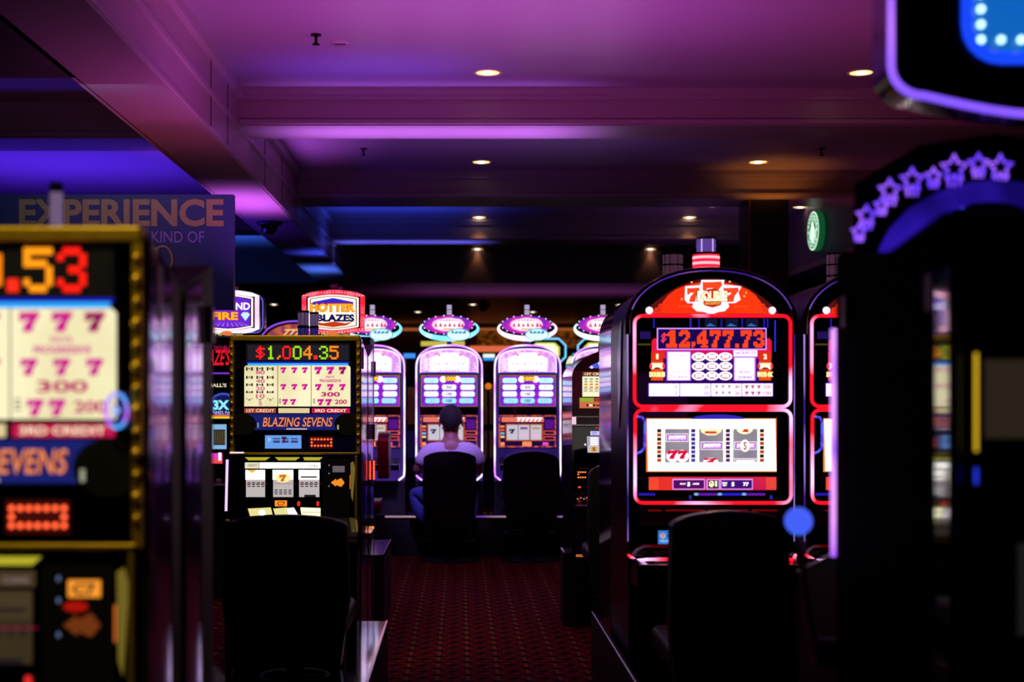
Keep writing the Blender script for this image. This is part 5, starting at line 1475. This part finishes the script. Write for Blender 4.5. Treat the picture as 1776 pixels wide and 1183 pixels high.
# ---- chairs ----------------------------------------------------------------------------
def chair(label, loc, rz=0, wd=0.46, top=0.9, mat=VINYL, group='black casino chairs', bot=0.5, seatz=0.56, trim=CHROME, br=0.24, arch=0.07, ringz=0.22):
    t_ = thing('casino_chair', label, 'chair', loc, rz, group)
    hw = wd / 2
    pts = [(-hw * 0.86, bot), (hw * 0.86, bot), (hw, bot + (top - bot) * 0.45), (hw * 0.96, top - arch)] + [(hw * 0.96 * math.cos(PI * i / 14), top - arch + arch * math.sin(PI * i / 14) ** 1.2) for i in range(1, 14)] + [(-hw * 0.96, top - arch), (-hw, bot + (top - bot) * 0.45)]
    q = MB(); q.prism(pts, 0.0, 0.08, mat); q.build('backrest', t_, 0.025)
    q = MB()
    q.tube([(hw * 0.95 * math.cos(PI * i / 20), -0.002, top - arch + (arch + 0.002) * math.sin(PI * i / 20) ** 1.2) for i in range(4, 17)], 0.0035, trim, k=6)
    q.build('back_trim', t_)
    q = MB(); q.prism(rrect(-hw * 0.95, hw * 0.95, seatz - 0.09, seatz, 0.03), 0.06, 0.5, mat); q.build('seat', t_, 0.02)
    q = MB(); q.lathe([(0.035, 0.03), (0.035, seatz - 0.08)], (0, 0.28, 0), VINYL, 16); q.build('pedestal', t_)
    q = MB(); q.lathe([(br, 0), (br, 0.012), (0.06, 0.035)], (0, 0.28, 0), VINYL, 28); q.build('base', t_)
    rr_ = br * 0.85
    q = MB(); q.tube([(rr_ * math.cos(2 * PI * i / 24), 0.28 + rr_ * math.sin(2 * PI * i / 24), ringz) for i in range(24)], 0.01, VINYL, True, 8)
    for a in range(3): q.tube([(0.03 * math.cos(a * 2.1), 0.28 + 0.03 * math.sin(a * 2.1), ringz), (rr_ * math.cos(a * 2.1), 0.28 + rr_ * math.sin(a * 2.1), ringz)], 0.008, VINYL, k=6)
    q.build('foot_ring', t_)
    return t_


CH1 = chair('black chair in front of the $1,004.35 machine', ((495 - CX) / F * 5.1, 5.1, 0), 0, 0.47, 0.868, bot=0.31, seatz=0.5, trim=BLK, br=0.155, arch=0.035)
CH2 = chair('black chair with bright top edge in front of the $12,477.73 machine', ((1267 - CX) / F * 4.4, 4.4, 0), 0, 0.385, 0.94, bot=0.3, seatz=0.5, br=0.16, arch=0.045)
CH3 = chair('black chair the person sits on at the far bank', ((780 - CX) / F * 10.9, 10.9, 0), 0, 0.43, 0.885, bot=0.3, seatz=0.39, trim=BLK, arch=0.05, ringz=0.16)
CH4 = chair('empty black chair at the far bank right of the person', ((922 - CX) / F * 10.9, 10.9, 0), 0, 0.46, 0.885, bot=0.35, seatz=0.46)
CH5 = chair('black chair with chrome side at the five symbol machine', (1.10 - 0.0, 7.15, 0), 0, 0.40, 0.975, bot=0.3, seatz=0.5, br=0.15)
CH5.location = ((1084 - CX) / F * 7.3, 7.25, 0)
q = MB(); q.tube([(0.04, -0.006, 0.94), (0.045, -0.01, 0.7), (0.07, -0.01, 0.5)], 0.005, CHROME, k=6); q.build('chrome_side_rail', CH5)
CH6 = chair('red vinyl chair glimpsed between the left island and the far bank', ((676 - CX) / F * 10.2, 10.2, 0), PI / 2, 0.36, 1.06, REDVINYL, bot=0.72, seatz=0.56)
CH7 = chair('dim blurred black chair beside the left foreground cabinet', (-0.98, 4.25, 0), PI, 0.44, 0.70, bot=0.3, seatz=0.4)
q = MB(); q.prism(rrect(-0.05, 0.05, 0.62, 0.66, 0.01), 0.08, 0.09, LILAC); q.build('sheen_plate', CH7)  # pale plate drawn in place of the sheen on the backrest
lamp('red_glow', 'POINT', ((668 - CX) / F * 9.8, 9.8, 1.15), 0.5, (255, 40, 40), 0.04)

# ---- the person ---------------------------------------------------------------------------
PX, PY = (782 - CX) / F * 11.2, 11.2
per = thing('person', 'person in pale short sleeved shirt and jeans, seated with back to camera', 'person', (PX, PY, 0))
SKIN = pb('skin', (150, 95, 85), 0.5); SHIRT = pb('pale_shirt_cloth', (205, 190, 215), 0.85, bump=0.15, nscale=30)
JEANS = pb('blue_denim', (52, 58, 130), 0.85); HAIR = pb('dark_hair', (16, 11, 12), 0.8, bump=0.4, nscale=120); SHOE = pb('dark_shoe', (50, 45, 90), 0.6)


def skinned(name, verts, edges, radii, mat, root=0, sub=2, parent=per):
    me = bpy.data.meshes.new(name); me.from_pydata(verts, edges, [])
    me.materials.append(mat)
    o = bpy.data.objects.new(name, me); col.objects.link(o); o.parent = parent
    sk = o.modifiers.new('skin', 'SKIN'); sk.use_smooth_shade = True
    if not me.skin_vertices:
        bm2 = bmesh.new(); bm2.from_mesh(me); bm2.verts.layers.skin.verify(); bm2.to_mesh(me); bm2.free()
    for i, r in enumerate(radii):
        r = r if isinstance(r, tuple) else (r, r)
        me.skin_vertices[0].data[i].radius = r
        me.skin_vertices[0].data[i].use_root = (i == root)
    if sub:
        s_ = o.modifiers.new('sub', 'SUBSURF'); s_.levels = sub; s_.render_levels = sub
    return o


V = []; E = []; Rr = []


def nv(p, r, prev=None):
    V.append(p); Rr.append(r)
    if prev is not None: E.append((prev, len(V) - 1))
    return len(V) - 1


pel = nv((0, 0.02, 0.50), (0.115, 0.10))
wa = nv((0, 0.0, 0.63), (0.105, 0.085), pel); chs = nv((0, 0.02, 0.78), (0.125, 0.095), wa); up_ = nv((0, 0.04, 0.89), (0.11, 0.078), chs)
nk = nv((0.0, 0.055, 0.975), 0.056, up_); hd0 = nv((0.0, 0.075, 1.03), 0.062, nk); hd1 = nv((0.0, 0.08, 1.085), (0.08, 0.09), hd0); hd2 = nv((0.0, 0.08, 1.15), (0.085, 0.098), hd1); hd3 = nv((0.0, 0.075, 1.205), (0.062, 0.07), hd2)
hands = []
for sg_ in (-1, 1):
    sh_ = nv((sg_ * 0.165, 0.04, 0.895), 0.060, up_)
    mid = nv((sg_ * 0.225, 0.04, 0.82), 0.050, sh_)
    el_ = nv((sg_ * (0.285 if sg_ < 0 else 0.225), 0.08, 0.70), 0.038, mid)
    fo = nv((sg_ * 0.24, 0.20, 0.735), 0.036, el_)
    wr = nv((sg_ * 0.18, 0.27, 0.80), 0.024, fo)
    pa = nv((sg_ * 0.165, 0.32, 0.815), (0.034, 0.016), wr)
    hands.append((sg_, pa))
    for fi, (dx, ln) in enumerate(((-0.026, 0.062), (-0.009, 0.072), (0.009, 0.068), (0.026, 0.05))):
        a = nv((sg_ * 0.165 + dx, 0.355, 0.815), 0.009, pa)
        b_ = nv((sg_ * 0.165 + dx * 1.15, 0.355 + ln * 0.55, 0.812), 0.0085, a)
        nv((sg_ * 0.165 + dx * 1.2, 0.355 + ln, 0.80), 0.0075, b_)
    th = nv((sg_ * 0.165 - sg_ * 0.04, 0.315, 0.81), 0.010, pa); nv((sg_ * 0.165 - sg_ * 0.055, 0.345, 0.803), 0.009, th)
legs = {}
for sg_ in (-1, 1):
    hp = nv((sg_ * 0.10, 0.05, 0.49), 0.085, pel)
    kn = nv((-0.30, 0.20, 0.53) if sg_ < 0 else (0.16, 0.33, 0.52), 0.062, hp)
    cf = nv((-0.25, 0.13, 0.38) if sg_ < 0 else (0.155, 0.20, 0.39), 0.055, kn)
    an = nv((-0.155, 0.05, 0.255) if sg_ < 0 else (0.13, 0.07, 0.255), 0.036, cf)
    tt = nv((-0.12, 0.12, 0.225) if sg_ < 0 else (0.125, 0.14, 0.225), (0.036, 0.024), an)
    legs[sg_] = (hp, kn, cf, an, tt)
body = skinned('body', V, E, Rr, SKIN)
# shirt
def sub_skin(name, idx, edges, add, mat, extra=None):
    vs = [V[i] for i in idx]; m_ = {i: k for k, i in enumerate(idx)}
    es = [(m_[a], m_[b_]) for a, b_ in edges]
    rs_ = []
    for i in idx:
        r = Rr[i]; r = r if isinstance(r, tuple) else (r, r); rs_.append((r[0] + add, r[1] + add))
    if extra: extra(vs, rs_)
    return skinned(name, vs, es, rs_, mat)


a_l, a_r = up_ + 5 + 1, None
V.append((0, 0.05, 0.935)); Rr.append(0.062); coll = len(V) - 1
idx_sh = [pel, wa, chs, up_]
shl = [i for i, v in enumerate(V) if abs(abs(v[0]) - 0.165) < 1e-6 and abs(v[2] - 0.895) < 1e-6]
midl = [i for i, v in enumerate(V) if abs(abs(v[0]) - 0.225) < 1e-6 and abs(v[2] - 0.82) < 1e-6]
elb = [[b_ for a_, b_ in E if a_ == m__][0] for m__ in midl]
slv = []
for m__, e__ in zip(midl, elb):
    slv.append(len(V)); V.append(tuple(V[m__][k] * 0.42 + V[e__][k] * 0.58 for k in range(3))); Rr.append(0.046)
es_ = [(pel, wa), (wa, chs), (chs, up_)] + [(up_, i) for i in shl] + [(shl[0], midl[0]), (shl[1], midl[1]), (midl[0], slv[0]), (midl[1], slv[1])]


def tweak(vs, rs_):
    vs[0] = (0, 0.02, 0.56)
    rs_[3] = (0.124, 0.096)
    for k in (6, 7): rs_[k] = (0.070, 0.070)
    rs_[8] = (0.07, 0.066)
    for k in (9, 10): rs_[k] = (0.060, 0.060)
sub_skin('shirt', idx_sh + shl + midl + [coll] + slv, es_ + [(up_, coll)], 0.016, SHIRT, tweak)
hj = [pel, legs[-1][0], legs[-1][1], legs[-1][2], legs[-1][3], legs[1][0], legs[1][1], legs[1][2], legs[1][3]]
ej = [(pel, hj[1]), (hj[1], hj[2]), (hj[2], hj[3]), (hj[3], hj[4]), (pel, hj[5]), (hj[5], hj[6]), (hj[6], hj[7]), (hj[7], hj[8])]
sub_skin('jeans', hj, ej, 0.014, JEANS)
for sg_ in (-1, 1):
    an, tt = V[legs[sg_][3]], V[legs[sg_][4]]
    q = MB(); d = (Vector(tt) - Vector(an)); d.z = 0; d.normalize(); base = Vector(tt) + Vector((0, 0, -0.0))
    q.tube([Vector(an) - d * 0.055 + Vector((0, 0, -0.025)), Vector(an) - d * 0.02 + Vector((0, 0, -0.022)), base + d * 0.02, base + d * 0.10, base + d * 0.14], [0.034, 0.042, 0.045, 0.042, 0.022], SHOE, k=12)
    q.build('shoe', per)
# hair cap: thick on top and at the back
q = MB(); n1, n2 = 16, 20; vs = []
for i in range(n1 + 1):
    for j in range(n2):
        th_, ph = PI * 0.72 * i / n1, 2 * PI * j / n2
        back = max(0.0, -math.sin(ph))
        thm = th_ * (0.62 + 0.38 * back)
        r = 1 + 0.03 * math.sin(9 * ph + 3 * th_) + 0.02 * math.sin(17 * ph)
        vs.append((0.098 * r * math.sin(thm) * math.cos(ph), 0.072 + 0.112 * r * math.sin(thm) * math.sin(ph), 1.135 + 0.118 * r * math.cos(thm)))
fs = [(i * n2 + j, (i + 1) * n2 + j, (i + 1) * n2 + (j + 1) % n2, i * n2 + (j + 1) % n2) for i in range(n1) for j in range(n2)]
q.add(vs, fs, HAIR, True); q.build('hair', per)
for sg_ in (-1, 1):
    q = MB(); q.lathe([(0.0001, -0.008), (0.022, -0.006), (0.03, 0.0), (0.026, 0.006), (0.012, 0.008), (0.0001, 0.006)], (sg_ * 0.094, 0.085, 1.10), SKIN, 14, 'x'); q.build('ear', per)
q = MB(); q.tube([(0, 0.158, 1.15), (0, 0.172, 1.12), (0, 0.182, 1.10), (0, 0.165, 1.09)], [0.008, 0.011, 0.015, 0.01], SKIN, k=8); q.build('nose', per)
for sg_ in (-1, 1):
    q = MB(); q.ball((sg_ * 0.032, 0.152, 1.135), 0.012, pb('eye_white', (230, 225, 220), 0.2), 8); q.ball((sg_ * 0.032, 0.160, 1.135), 0.006, HAIR, 6); q.build('eye', per)
q = MB(); q.tube([(-0.024, 0.152, 1.065), (0, 0.163, 1.063), (0.024, 0.152, 1.065)], [0.003, 0.006, 0.003], pb('lips', (130, 60, 60), 0.5), k=8); q.build('mouth', per)
